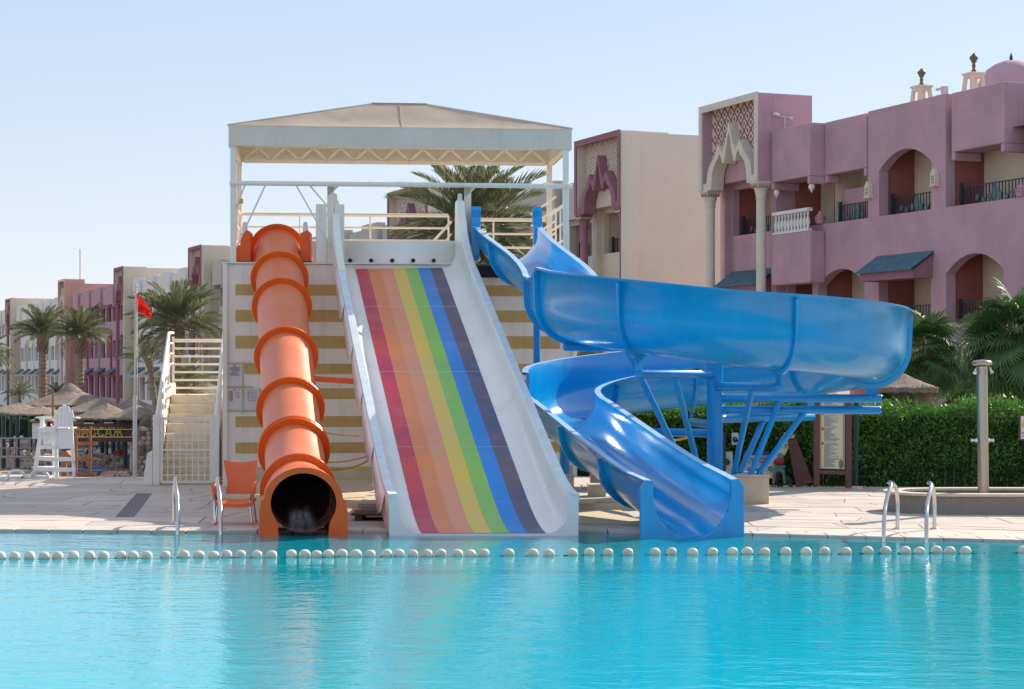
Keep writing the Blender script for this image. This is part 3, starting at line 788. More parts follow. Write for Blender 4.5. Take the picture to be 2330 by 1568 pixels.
# exit mouth: arched frame with straight feet, hollow in the middle
N_A = 20
def arch_ring(y, k=1.0):
    x = tu_c(y).x
    pts = [(0.54, -0.15), (0.545, 0.30), (0.52, 0.44), (0.485, 0.46)]
    for q in range(1, N_A):
        a = PI * q / N_A
        pts.append((0.485 * math.cos(a), 0.44 + 0.405 * math.sin(a)))
    pts += [(-0.485, 0.46), (-0.52, 0.44), (-0.545, 0.30), (-0.54, -0.15)]
    return [(x + p[0] * k, y, p[1]) for p in pts]
def hole_ring(y, r, zc, sx=1.0):
    x = tu_c(y).x
    pts = [(r * 0.72, -0.15), (r * 0.80, zc - r * 0.60), (r * 0.97, zc - r * 0.25), (r, zc)]
    for q in range(1, N_A):
        a = PI * q / N_A
        pts.append((r * math.cos(a), zc + r * math.sin(a)))
    pts += [(-r, zc), (-r * 0.97, zc - r * 0.25), (-r * 0.80, zc - r * 0.60), (-r * 0.72, -0.15)]
    return [(x + p[0] * sx, y, p[1]) for p in pts]
yo = 24.30
m_ = MB()
fr = arch_ring(yo); hf = hole_ring(yo, 0.375, 0.40, 1.08)
bk = arch_ring(25.18, 0.97); hb = hole_ring(25.18, 0.372, 0.41, 1.04)
m_.rings([fr, hf], False, False, False)
m_.rings([fr, bk], False, False, True)
m_.rings([hf, hb], False, False, True)
m_.rings([bk, hb], False, False, False)
m_.build('exit_mouth', M_mouth, TU, fix=True)
ml = []
for y, r_ in ((24.34, 0.37), (24.7, 0.37), (25.26, 0.372)):
    c_ = tu_c(y)
    ml.append([(c_.x + r_ * 1.045 * math.cos(2 * PI * q / 36), y, max(0.405 + r_ * math.sin(2 * PI * q / 36), 0.048)) for q in range(36)])
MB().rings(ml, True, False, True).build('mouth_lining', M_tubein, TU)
# start shrouds at the top, either side
c = tu_c(35.6)
for s in (-1, 1):
    for q, (dx_, w, z0, z1, dy) in enumerate(((0.53, 0.20, 3.97, 4.55, -0.7), (0.70, 0.18, 3.96, 4.30, -0.6))):
        if s > 0 and q == 1: continue
        x = c.x + s * dx_ + 0.02
        MB().prism([(x - w / 2, 35.3 + dy + 0.5, z0), (x + w / 2, 35.3 + dy + 0.5, z0), (x + w / 2 * 0.9, 35.3 + dy + 0.5, z1 - 0.05), (x + w * 0.2, 35.3 + dy + 0.5, z1), (x - w / 2 * 0.9, 35.3 + dy + 0.5, z1 - 0.06)], (0, 0.35, 0)).build('start_shroud', M_flange, TU, bevel=0.02)
    MB().box(c.x + s * 0.56 - 0.12, c.x + s * 0.56 + 0.12, 35.0, 35.3, 3.93, 3.985).build('shroud_foot', M_black, TU)
    MB().lathe([(0.05, 0), (0.045, 0.10), (0.035, 0.16), (0.001, 0.175)], (c.x + s * 0.54, 35.25, 4.53), 10).build('handle_knob', M_slideedge, TU)
bm_y = 29.7
MB().bar(tu_c(bm_y) + Vector((0.3, 0.05, 0.12)), (rs_x(bm_y) - 0.95, bm_y + 0.15, tu_c(bm_y).z + 0.06), 0.06, 0.085).build('tie_beam', M_flange, TU)
for y in (28.0, 31.3):
    c = tu_c(y)
    MB().tube([(c.x, y + 0.25, 0.05), (c.x, y + 0.25, c.z - 0.38)], 0.07, 10).build('support_leg', M_flange, TU)
def rope(a, b, sag, label, mat_, r=0.012, n=12, name='rope'):
    a = Vector(a); b = Vector(b)
    pts = [a.lerp(b, t / n) - Vector((0, 0, sag * 4 * (t / n) * (1 - t / n))) for t in range(n + 1)]
    o = MB().tube(pts, r, 6).build(name, mat_)
    return tagp(o, label, 'rope', 'yellow ropes between the slides')
rope(P(722, 960, 31.5), P(800, 948, 31.5), 0.02, 'topmost thin yellow rope between orange tube and rainbow slide', M_yrope, 0.010)
rope(P(728, 982, 31.0), P(818, 992, 30.5), 0.02, 'straight yellow rope second from top between tube and rainbow slide', M_yrope)
rope(P(745, 1052, 29.0), P(842, 1036, 29.0), 0.03, 'slanting yellow rope above the lowest one between the slides', M_yrope)
rope(P(752, 1068, 28.4), P(842, 1046, 28.4), 0.05, 'lowest sagging yellow rope beside the orange tube mouth', M_yrope, 0.015)
rope(P(745, 1062, 32.0), P(842, 1066, 32.0), 0.02, 'shaded yellow rope running behind the slanting ropes', M_yrope, 0.010)
pl_ = thing('timber_pallet', 'low weathered timber pallet on the deck between tube and rainbow slide', 'pallet', (-1.75, 26.6, 0.03))
MB().box(-2.15, -1.15, 26.4, 27.2, 0.10, 0.125).build('board', M_dkwood, pl_)
for x in (-2.05, -1.65, -1.25):
    MB().box(x - 0.05, x + 0.05, 26.42, 27.15, 0.032, 0.098).build('bearer', M_dkwood, pl_)

# ------------------------------------------------------------------ blue open spiral slide
BS = thing('spiral_slide', 'blue open trough slide winding once around its column down to the pool', 'water slide', (3.14, 30.4, 0.03))
CX, CY, CR = 3.12, 30.4, 2.36
path = []          # (x, y, z floor, h left, h right)
# entry: smooth S from the tower to the loop
N1 = 26
p0 = Vector((-0.10, 35.15, 0)); p3 = Vector((CX - CR, CY + 0.2, 0)); p1 = p0 + Vector((0.0, -1.9, 0)); p2 = p3 + Vector((0, 1.7, 0))
for k in range(N1):
    t = k / N1
    q = p0 * (1 - t) ** 3 + p1 * 3 * t * (1 - t) ** 2 + p2 * 3 * t * t * (1 - t) + p3 * t ** 3
    path.append((q.x, q.y))
A_START, A_END = 180, 180 + 360 + 13.5
NA = 112
for k in range(NA + 1):
    a = R(A_START + (A_END - A_START) * k / NA)
    path.append((CX + CR * math.cos(a), CY + CR * math.sin(a)))
ea = R(A_END); tx_, ty_ = -math.sin(ea), math.cos(ea)
ex, ey_ = path[-1]
LEX = (ey_ - 24.16) / -ty_
NE = 26
for k in range(1, NE + 1):
    path.append((ex + tx_ * LEX * k / NE, ey_ + ty_ * LEX * k / NE))
nP = len(path)
# heights keyed by index fraction
iS = N1; iE = N1 + NA
def ang_i(deg): return N1 + NA * (deg - A_START) / (A_END - A_START)
keys_z = [(0, 3.98), (3, 3.92), (10, 3.55), (N1, 2.72), (ang_i(205), 2.48), (ang_i(270), 2.13), (ang_i(360), 1.84), (ang_i(450), 1.50), (ang_i(540), 1.10), (iE, 1.02), (iE + NE * 0.5, 0.46), (iE + NE * 0.82, 0.13), (iE + NE * 0.93, 0.07), (nP - 1, 0.0)]
keys_r = [(0, 0.62), (4, 0.66), (N1 - 4, 0.76), (ang_i(196), 0.85), (ang_i(200), 1.05), (ang_i(270), 1.02), (ang_i(360), 1.08), (ang_i(450), 1.0), (ang_i(540), 0.95), (iE - 1, 0.90), (iE - 0.9, 0.62), (nP - 4, 0.66), (nP - 1, 0.70)]
keys_l = [(0, 0.62), (4, 0.66), (N1, 0.70), (ang_i(270), 0.66), (ang_i(450), 0.64), (ang_i(540), 0.62), (nP - 1, 0.70)]
def kv(keys, i):
    for (a, va), (b, vb) in zip(keys, keys[1:]):
        if a <= i <= b:
            t = (i - a) / (b - a)
            return va + (vb - va) * t
    return keys[-1][1]
zs = np.array([kv(keys_z, i) for i in range(nP)])
for _ in range(6): zs[1:-1] = (zs[:-2] + 2 * zs[1:-1] + zs[2:]) / 4
def bs_frame(i):
    a = path[max(i - 1, 0)]; b = path[min(i + 1, nP - 1)]
    t = Vector((b[0] - a[0], b[1] - a[1], 0)).normalized()
    r = Vector((t.y, -t.x, 0))
    return Vector((path[i][0], path[i][1], zs[i])), t, r
HR = 0.50
def sec_inner(hl, hr, r=HR):
    pts = [(-r - 0.01, hl), (-r, hl - 0.04)]
    for k in range(15):
        a = PI + PI * k / 14
        pts.append((r * math.cos(a), r + r * math.sin(a)))
    pts += [(r, hr - 0.04), (r + 0.01, hr)]
    return pts
def sec_outer(hl, hr, r=HR + 0.028):
    pts = [(-r - 0.075, hl + 0.004), (-r - 0.075, hl - 0.03), (-r - 0.02, hl - 0.05)]
    for k in range(15):
        a = PI + PI * k / 14
        pts.append((r * math.cos(a), HR + r * math.sin(a)))
    pts += [(r + 0.02, hr - 0.05), (r + 0.075, hr - 0.03), (r + 0.075, hr + 0.004)]
    return pts
def bs_pts(i, sec, dt=0.0):
    c, t, r = bs_frame(i)
    return [c + r * s + Vector((0, 0, h)) + t * dt for s, h in sec]
flange_deg = [200, 236, 286, 350, 405, 455, 505, 543]
flange_i = [int(round(ang_i(d))) for d in flange_deg]
seg_b = [0, 10] + [N1 + 2] + flange_i + [iE + 8, iE + 17, nP - 1]
seg_b = sorted(set(seg_b))
for a, b in zip(seg_b, seg_b[1:]):
    inn = []; out = []
    for i in range(a, b + 1):
        hl, hr = kv(keys_l, i), kv(keys_r, i if i != iE - 1 else i)
        if b == int(round(ang_i(543))) and i > iE - 1: hr = 0.9
        if a >= int(round(ang_i(543))): hr = kv(keys_r, max(i, iE))
        inn.append(bs_pts(i, sec_inner(hl, hr))); out.append(bs_pts(i, sec_outer(hl, hr)))
    n_i = len(inn[0]); n_o = len(out[0])
    m_ = MB(); m_.rings(out, False, False, True)
    e0 = [out[0], inn[0]]
    for ri, ro in ((inn[0], out[0]), (inn[-1], out[-1])):     # close the end sections
        k = n_i
        v = ri + ro[1:-1]
        m_.add(v, [(j, j + 1, k + j + 1, k + j) for j in range(k - 1)])
    sgm = m_.build('trough_section', M_blue, BS, fix=False)
    MB().rings(inn, False, False, True).build('sliding_surface', M_bluein, sgm, fix=False)
    mm = MB()
    for side in (0, -1):
        mm.rings([[i_[side], o_[side]] for i_, o_ in zip(inn, out)], False, False, True)
    mm.build('rim', M_bluelip, sgm, fix=False)
def bs_flange(i, wide=0.075, hr=None):
    hl, hr = kv(keys_l, i), hr or kv(keys_r, i)
    a = sec_outer(hl - 0.02, hr - 0.02, HR + 0.03); b = sec_outer(hl - 0.02, hr - 0.02, HR + 0.03 + wide)
    b = [(s, h - (0 if abs(s) > HR else 0)) for s, h in b]
    a = a[2:-2]; b = b[2:-2]
    m_ = MB()
    r_ = [bs_pts(i, a, -0.02), bs_pts(i, b, -0.02), bs_pts(i, b, 0.02), bs_pts(i, a, 0.02)]
    m_.rings(r_, False, False, False)
    return m_.build('joint_flange', M_blue, BS)
for i in [10, N1 + 2] + flange_i + [iE + 8, iE + 17]:
    bs_flange(i, hr=(0.9 if i == flange_i[-1] else None))
# tall horn-shaped start cheeks
for s in (-1, 1):
    c, t, r = bs_frame(1)
    x = 0.55 * s
    prof = [(-0.10, 0.02), (-0.16, 0.5), (-0.12, 0.80), (-0.02, 0.96), (0.08, 0.99), (0.10, 0.92), (0.06, 0.80), (0.10, 0.68), (0.30, 0.62), (0.30, 0.1)]
    MB().prism([c + r * (-x - 0.085 + 0.03 * s * (q - 0.5)) + t * p + Vector((0, 0, q)) for p, q in prof], r * 0.17).build('start_cheek', M_blue, BS, bevel=0.015)
c, t, r = bs_frame(1)
MB().bar(c - r * 0.6 + Vector((0, 0.15, -0.16)), c + r * 0.6 + Vector((0, 0.15, -0.16)), 0.3, 0.2).build('start_bracket', M_black, BS)
# squared exit flange in the water
c, t, r = bs_frame(nP - 1)
m_ = MB()
inn = [(s, h) for s, h in sec_inner(0.70, 0.70)]
outp = []
for s, h in inn:
    if h > 0.6: outp.append((math.copysign(0.655, s), 0.66 if h > 0.68 else 0.58))
    else:
        outp.append((max(-0.66, min(0.66, s * 1.9)) if abs(s) > 0.15 else s * 1.5, -0.12 if abs(s) < 0.42 else (h - 0.12 if h < 0.3 else h)))
i0 = [c + r * s + Vector((0, 0, h)) for s, h in inn]; o0 = [c + r * s + Vector((0, 0, h)) for s, h in outp]
for s_ in (-1, 1):
    pr = [(0.505, 0.70), (0.50, 0.48), (0.462, 0.30), (0.40, 0.19), (0.30, 0.092), (0.18, 0.025), (0.05, -0.004), (0.05, -0.2), (0.665, -0.2), (0.665, 0.60), (0.60, 0.71)]
    m_.prism([c + r * (s_ * p) + Vector((0, 0, q)) for p, q in pr], t * 0.06)
m_.build('exit_flange', M_blue, BS, bevel=0.012)
# column, arms, hangers, braces
MB().tube([(CX, CY, 0.45), (CX, CY, 2.6)], 0.125, 20).build('column', M_bluesteel, BS)
def at_deg(d): 
    i = int(round(ang_i(d))); return bs_frame(i)[0]
def arm(d, z, start=0.0, rr=0.065, extra=0.0, hang=True):
    q = at_deg(d); dirv = Vector((q.x - CX, q.y - CY, 0)); dirv.normalize()
    a = Vector((CX, CY, z)) + dirv * 0.1; b = Vector((q.x, q.y, z)) + dirv * extra
    m_ = MB(); m_.tube([a, b, b + dirv * 0.015], [rr, rr, rr * 0.8], 14)
    ar = m_.build('support_arm', M_bluesteel, BS)
    if hang:
        tt = Vector((-dirv.y, dirv.x, 0))
        h = Vector((q.x, q.y, 0))
        MB().prism([h + dirv * -0.09 + tt * -0.015 + Vector((0, 0, z + 0.04)), h + dirv * 0.09 + tt * -0.015 + Vector((0, 0, z + 0.04)), h + dirv * 0.09 - tt * 0.015 + Vector((0, 0, q.z - 0.12)), h + dirv * 0.2 - tt * 0.015 + Vector((0, 0, q.z + 0.02)), h + dirv * -0.2 - tt * 0.015 + Vector((0, 0, q.z + 0.02)), h + dirv * -0.09 - tt * 0.015 + Vector((0, 0, q.z - 0.12))], tt * 0.03).build('hanger_plate', M_bluesteel, ar)
    return b
arm(200, 2.40, extra=0.12, hang=False)
arm(236, 1.99)
arm(286, 1.80)
arm(350, 1.62, extra=0.15)
arm(357, 1.44, extra=0.15, hang=False)
arm(405, 1.30, extra=0.05)
arm(455, 1.20)
arm(505, 1.08)
for d, z, f, bx, by in ((200, 2.40, 0.62, 2.66, 29.97), (236, 1.99, 0.55, 2.86, 30.02), (286, 1.80, 0.6, 3.36, 30.0), (350, 1.62, 0.42, 3.62, 30.02), (357, 1.44, 0.58, 3.74, 30.06), (405, 1.30, 0.5, 3.5, 30.4), (505, 1.08, 0.5, 2.8, 30.4)):
    q = at_deg(d)
    e = Vector((CX + (q.x - CX) * f, CY + (q.y - CY) * f, z - 0.03))
    MB().tube([(bx, by, 0.46), e], 0.047, 10).build('brace', M_bluesteel, BS)
for x, y, zt, zb in ((0.40, 31.9, 3.02, 0.15), (0.82, 30.9, 1.08, 0.4), (1.35, 28.6, 0.74, 0.4)):
    MB().tube([(x, y, zb), (x, y, zt)], 0.055 if zt > 2 else 0.075, 12).build('support_post', M_bluesteel, BS)

# stone plinths under the spiral slide
def block(name_label, x0, x1, y0, y1, z1, z0=0.028, cap=True):
    b = thing('stone_block', name_label, 'stone block', ((x0 + x1) / 2, (y0 + y1) / 2, z0), 'limestone blocks carrying the blue slide')
    MB().box(x0, x1, y0, y1, z0, z1 - (0.03 if cap else 0)).build('block_body', M_conc, b, bevel=0.008)
    if cap: MB().box(x0 - 0.012, x1 + 0.012, y0 - 0.012, y1 + 0.012, z1 - 0.029, z1).build('cap_slab', M_rim, b, bevel=0.006)
block('largest limestone block, carrying the blue column and its braces', 2.55, 3.88, 29.85, 30.95, 0.47)
block('limestone block under the post nearest the rainbow slide edge', 0.66, 0.96, 30.6, 31.0, 0.43, 0.19)
block('narrow limestone block standing under the lowest blue trough', 1.12, 1.37, 28.85, 29.25, 0.38, 0.19)
block('small pale block behind the narrow one below the blue trough', 1.24, 1.44, 31.2, 31.5, 0.42, 0.19, False)
# ------------------------------------------------------------------ hotel row (u runs along the facade away from the camera, v outwards, z up)
HO = Vector((13.54, 52.33, 0)); HU = Vector((-0.367, 0.930, 0)).normalized(); HV = Vector((-HU.y, HU.x, 0))
if HV.x > 0: HV = -HV
def HX(u, v, z): return HO + HU * u + HV * v + Vector((0, 0, z))
def hbox(parent, name, m, u0, u1, v0, v1, z0, z1, bevel=0.0):
    return MB(HX).box(u0, u1, v0, v1, z0, z1).build(name, m, parent, bevel=bevel)
def arch_pts(ua, ub, zs_, rise, n=14):
    return [(ua + (ub - ua) * (0.5 - 0.5 * math.cos(PI * k / n)), zs_ + rise * (1 - abs(math.cos(PI * k / n)) ** 2.1)) for k in range(n + 1)]
def wall_rows(m_, u0, u1, rows, v, th):
    """a wall of given thickness, openings cut for real: rows = [(z0, z1, [(ua, ub, za, zb, rise)])]"""
    for z0, z1, ops in rows:
        u = u0
        for ua, ub, za, zb, rise in sorted(ops):
            if ua > u: m_.box(u, ua, v - th, v, z0, z1)
            if za > z0: m_.box(ua, ub, v - th, v, z0, za)
            if rise > 0:
                poly = arch_pts(ua, ub, zb - rise, rise) + [(ub, z1), (ua, z1)]
                m_.prism([(p[0], v - th, p[1]) for p in poly], (0, th, 0))
            elif z1 > zb: m_.box(ua, ub, v - th, v, zb, z1)
            u = ub
        if u < u1: m_.box(u, u1, v - th, v, z0, z1)
def balcony(parent, ua, ub, za, zb, v, depth, back_m, side_m, rail=True, far=False, rh=0.58, window=False):
    e = 0.06
    m_ = MB(HX)
    m_.add([(ua - e, v - depth, za - 0.3), (ub + e, v - depth, za - 0.3), (ub + e, v - depth, zb + 0.35), (ua - e, v - depth, zb + 0.35)], [(0, 1, 2, 3)])
    b = m_.build('balcony', back_m, parent)
    m_ = MB(HX)
    for u in (ua - e, ub + e):
        m_.add([(u, v, za - 0.3), (u, v - depth - 0.02, za - 0.3), (u, v - depth - 0.02, zb + 0.35), (u, v, zb + 0.35)], [(0, 1, 2, 3)])
    m_.add([(ua - e, v, zb + 0.34), (ub + e, v, zb + 0.34), (ub + e, v - depth, zb + 0.34), (ua - e, v - depth, zb + 0.34)], [(0, 1, 2, 3)])
    m_.add([(ua - e, v, za - 0.25), (ub + e, v, za - 0.25), (ub + e, v - depth, za - 0.25), (ua - e, v - depth, za - 0.25)], [(0, 1, 2, 3)])
    m_.build('side_wall', side_m, b)
    if window:
        hbox(b, 'window', M_glass, ua + 0.15, ua + 0.95, v - depth + 0.02, v - depth + 0.05, za + 0.1, zb - 0.1)
    if rail:
        m_ = MB(HX); vv = v - 0.12
        w = ub - ua; nb = max(5, int(w / (0.15 if not far else 0.3)))
        m_.box(ua, ub, vv - 0.018, vv + 0.018, za + rh - 0.03, za + rh)
        m_.box(ua, ub, vv - 0.015, vv + 0.015, za + 0.03, za + 0.06)
        for k in range(nb + 1):
            u = ua + 0.03 + (w - 0.06) * k / nb; t = 0.012 if not far else 0.03
            m_.box(u - t, u + t, vv - 0.012, vv + 0.012, za, za + rh + (0.0 if k % nb else 0.05))
        m_.box(ub - 0.10, ub - 0.02, vv - 0.04, vv + 0.04, za, za + rh + 0.1)
        r_ = m_.build('railing', M_iron, b)
        if not far:
            o_ = MB(HX)
            def leaf(cu, cz, rw, rhh):
                n = 10
                ring = [(cu + rw * math.cos(2 * PI * k / n), vv + 0.02, cz + rhh * math.sin(2 * PI * k / n)) for k in range(n)]
                o_.prism(ring, (0, 0.025, 0))
            c = (ua + ub) / 2
            leaf(c, za + 0.30, 0.10, 0.27)
            for s in (-1, 1):
                leaf(c + s * 0.24, za + 0.2, 0.075, 0.11); leaf(c + s * 0.55, za + 0.14, 0.06, 0.08); leaf(c + s * 0.82, za + 0.22, 0.06, 0.09)
                o_.tube([(c + s * (0.2 + 0.13 * q), vv + 0.02, za + 0.2 + 0.08 * math.sin(q * 1.8)) for q in range(7)], 0.012, 5)
            o_.build('leaf_ornament', M_leafiron, r_)
        return b
    return b
M_leafiron = mat('verdigris_iron_leaf', (0.06, 0.14, 0.15), 0.55, 0.25, 12)
def hood(parent, m, u0, u1, z0, z1, v0, v1, leg=0.16, lip=0.24, pend=False):
    m_ = MB(HX)
    m_.box(u0, u1, v0, v1, z0 + lip, z1)
    m_.box(u0, u0 + leg, v0, v1, z0, z0 + lip - 0.001)
    m_.box(u1 - leg, u1, v0, v1, z0, z0 + lip - 0.001)
    h = m_.build('balcony_hood', m, parent, bevel=0.03)
    if pend:
        for u in (u0 + 0.12, u1 - 0.12):
            MB(HX).lathe([(0.08, 0.0), (0.08, -0.02), (0.105, -0.08), (0.09, -0.15), (0.04, -0.20), (0.02, -0.25), (0.001, -0.29)], (u, v1 - 0.14, z0), 12).build('pendant', M_offwh, h)
    return h
def awning(parent, u0, u1, ze, zr, v, proj, m):
    m_ = MB(HX)
    n = max(8, int((u1 - u0) / 0.13)) * 2
    rows_ = []
    for v_, z_ in ((v + proj, ze), (v + proj * 0.5, (ze + zr) / 2), (v, zr)):
        rows_.append([(u0 + (u1 - u0) * k / n, v_, z_ + (0.035 if k % 2 else 0.0)) for k in range(n + 1)])
    low = [[(p[0], p[1], p[2] - 0.05) for p in q] for q in rows_]
    m_.rings(rows_, False, False, False); m_.rings(low, False, False, False); m_.rings([rows_[0], low[0]], False, False, False)
    b0 = MB(HX)
    b0.prism([(u0 + 0.06, v, ze - 0.26), (u0 + 0.06, v + proj * 0.86, ze - 0.26), (u0 + 0.06, v + proj * 0.86, ze - 0.03), (u0 + 0.06, v, zr - 0.09)], (u1 - u0 - 0.12, 0, 0))
    a = b0.build('awning', m, parent)
    m_.build('tile_roof', M_tileroof, a)
    mid = [(p[0], p[1] + 0.004, p[2] + 0.012) for p in rows_[1]]
    MB(HX).tube(mid[::2], 0.018, 4).build('tile_course', M_tileroof, a)
    return a
def column(parent, u, v, z0, z1, m, r=0.17):
    c = MB(HX).lathe([(r * 1.35, z0), (r * 1.35, z0 + 0.2), (r * 1.06, z0 + 0.26), (r, z1 - 0.62), (r * 0.98, z1 - 0.60)], (u, v, 0), 18).build('column', m, parent)
    k = MB(HX)
    k.lathe([(r * 1.0, z1 - 0.6), (r * 1.2, z1 - 0.56), (r * 1.05, z1 - 0.52), (r * 1.25, z1 - 0.36), (r * 1.45, z1 - 0.28), (r * 1.5, z1 - 0.22)], (u, v, 0), 16)
    k.box(u - r * 1.55, u + r * 1.55, v - r * 1.55, v + r * 1.55, z1 - 0.21, z1 - 0.08)
    k.box(u - r * 1.75, u + r * 1.75, v - r * 1.75, v + r * 1.75, z1 - 0.078, z1 - 0.002)
    kk = k.build('capital', m, c)
    n = MB(HX)
    for t in range(5):
        uu = u - r * 1.15 + r * 0.575 * t
        n.prism([(uu - 0.035, v + r * 1.56, z1 - 0.2), (uu + 0.035, v + r * 1.56, z1 - 0.2), (uu, v + r * 1.56, z1 - 0.1)], (0, 0.012, 0))
        n.prism([(u - r * 1.56, v - r * 1.15 + r * 0.575 * t - 0.035, z1 - 0.2), (u - r * 1.56, v - r * 1.15 + r * 0.575 * t + 0.035, z1 - 0.2), (u - r * 1.56, v - r * 1.15 + r * 0.575 * t, z1 - 0.1)], (-0.012, 0, 0))
    n.build('carved_notch', M_pinkdk if m is M_stonewh else M_ivory, kk)
    return c
OUTL = [(0, 2.12), (0.10, 1.92), (0.19, 1.62), (0.33, 1.36), (0.50, 1.17), (0.60, 1.32), (0.78, 1.46), (0.92, 1.26), (1.08, 1.04), (1.28, 0.90), (1.47, 0.70), (1.58, 0.45), (1.62, 0.0)]
INNL = [(0, 1.80), (0.09, 1.60), (0.15, 1.32), (0.23, 1.08), (0.34, 0.80), (0.47, 0.80), (0.54, 0.98), (0.66, 1.14), (0.80, 0.96), (0.95, 0.86), (1.10, 0.70), (1.22, 0.45), (1.26, 0.0)]
def outl_z(x):
    x = abs(x)
    for (a, za), (b, zb) in zip(OUTL, OUTL[1:]):
        if a <= x <= b: return za + (zb - za) * (x - a) / max(b - a, 1e-6)
    return 0.0
def portal_tower(parent, u0, u1, v, zt, zf, frame_m, wall_m, bg_m, bar_m, zbase=-3.0, detail=2):
    """the tall pavilion with lattice screen and stepped pointed arch"""
    w = u1 - u0; c = (u0 + u1) / 2; k = w / 4.15
    H = zt - zf; kz = H / 2.84
    # body: top slab, two side walls, back
    MB(HX).box(u0, u1, v - 2.0, v - 0.52, zf + 0.2, zt).build('tower_head', wall_m, parent, bevel=0.02)
    MB(HX).box(u0, u0 + 0.22, v - 0.518, v - 0.002, zf, zt - 0.003).build('tower_cheek', wall_m, parent)
    MB(HX).box(u1 - 0.22, u1, v - 0.518, v - 0.002, zf, zt - 0.003).build('tower_cheek', wall_m, parent)
    MB(HX).box(u0 + 0.12, u0 + 0.45, v - 2.0, v - 0.72, zbase, zf + 0.198).build('tower_wall', wall_m, parent)
    MB(HX).box(u1 - 0.45, u1 - 0.12, v - 2.0, v - 0.72, zbase, zf + 0.198).build('tower_wall', wall_m, parent)
    # frame
    bw = 0.2
    f = MB(HX)
    f.box(u0, u1, v, v + 0.05, zt - bw, zt + 0.03)
    f.box(u0, u0 + bw, v, v + 0.05, zf, zt - bw - 0.001); f.box(u1 - bw, u1, v, v + 0.05, zf, zt - bw - 0.001)
    f.box(u0 + 0.221, u1 - 0.221, v - 0.50, v - 0.004, zt - 0.10, zt - 0.02)
    fr_ = f.build('portal_frame', frame_m, parent)
    # stepped arch band
    o = [(c + s * x * k, zf + z * kz) for s in (-1, 1) for x, z in (OUTL[::-1] if s < 0 else OUTL[1:])]
    i = [(c + s * x * k, zf + z * kz) for s in (-1, 1) for x, z in (INNL[::-1] if s < 0 else INNL[1:])]
    a = MB(HX)
    dp = 0.48
    a.rings([[(p[0], v - 0.01, p[1]) for p in o], [(p[0], v - 0.01, p[1]) for p in i]], False, False, False)
    a.rings([[(p[0], v - 0.01, p[1]) for p in i], [(p[0], v - dp, p[1]) for p in i]], False, False, False)
    a.rings([[(p[0], v - 0.01, p[1]) for p in o], [(p[0], v - dp, p[1]) for p in o]], False, False, False)
    for s in (-1, 1):
        ua, ub = sorted((c + s * 1.26 * k, c + s * (w / 2 - 0.22)))
        a.box(ua, ub, v - dp, v - 0.012, zf - 0.02, zf + 0.22)
    a.build('arch_band', frame_m, fr_)
    # lattice screen
    vs = v - 0.36
    hw = w / 2 - 0.22
    s_ = MB(HX)
    nx = 40
    for q in range(nx):
        xa, xb = -hw + 2 * hw * q / nx, -hw + 2 * hw * (q + 1) / nx
        za = zf + max(outl_z(xa / k) * kz - 0.25, 0.0); zb = zf + max(outl_z(xb / k) * kz - 0.25, 0.0)
        s_.add([(c + xa, vs, za), (c + xb, vs, zb), (c + xb, vs, zt - 0.1), (c + xa, vs, zt - 0.1)], [(0, 1, 2, 3)])
    scr = s_.build('lattice_screen', bg_m, fr_)
    b = MB(HX); d = MB(HX)
    cw = 0.46; chh = 0.46
    def ok(x, z): return abs(x) <= hw - 0.02 and z < zt - 0.12 and z > zf + outl_z(x / k) * kz + 0.02
    ni = int(hw / (cw / 2)) + 1; nj = int(H / (chh / 2)) + 1
    for ii in range(-ni, ni + 1):
        for jj in range(0, nj + 1):
            x = ii * cw / 2; z = zt - 0.12 - jj * chh / 2
            if (ii + jj) % 2 == 0:
                for dx_ in (-1, 1):
                    x2, z2 = x + dx_ * cw / 2, z - chh / 2
                    if ok(x + dx_ * 0.02, z - 0.02) and ok(x2, z2):
                        b.bar((c + x, vs + 0.012, z), (c + x2, vs + 0.012, z2), 0.05 if detail > 1 else 0.065, 0.02, (0, 1, 0))
            elif detail > 1 and ok(x, z + 0.1) and ok(x, z - 0.1):
                d.prism([(c + x - 0.06, vs + 0.003, z), (c + x, vs + 0.003, z - 0.075), (c + x + 0.06, vs + 0.003, z), (c + x, vs + 0.003, z + 0.075)], (0, 0.02, 0))
    tagp(b.build('lattice_bars', bar_m, scr), kind='stuff')
    if detail > 1: tagp(d.build('lattice_studs', bar_m, scr), kind='stuff')
    # wall behind the arch with the balcony opening, parapets, columns
    vb = v - 0.98
    m_ = MB(HX)
    wall_rows(m_, u0 + 0.451, u1 - 0.451, [(zbase, 2.6, []), (2.6, 5.9, [(u0 + 0.55, u1 - 0.55, 3.42, 4.87, 0)]), (5.9, zf + 1.9 * kz, [(u0 + 0.55, u1 - 0.55, 6.68, zf + 0.02, 0)])], vb, 0.25)
    m_.build('portal_wall', wall_m, parent)
    column(parent, u0 + 0.28, v - 0.26, zbase, zf, frame_m, 0.155)
    column(parent, u1 - 0.28, v - 0.26, zbase, zf, frame_m, 0.155)
    return (u0 + 0.55, u1 - 0.55, vb)

def hotel(name, label, u_mid):
    h = thing(name, label, 'hotel', HX(u_mid, -4, 0))
    return h

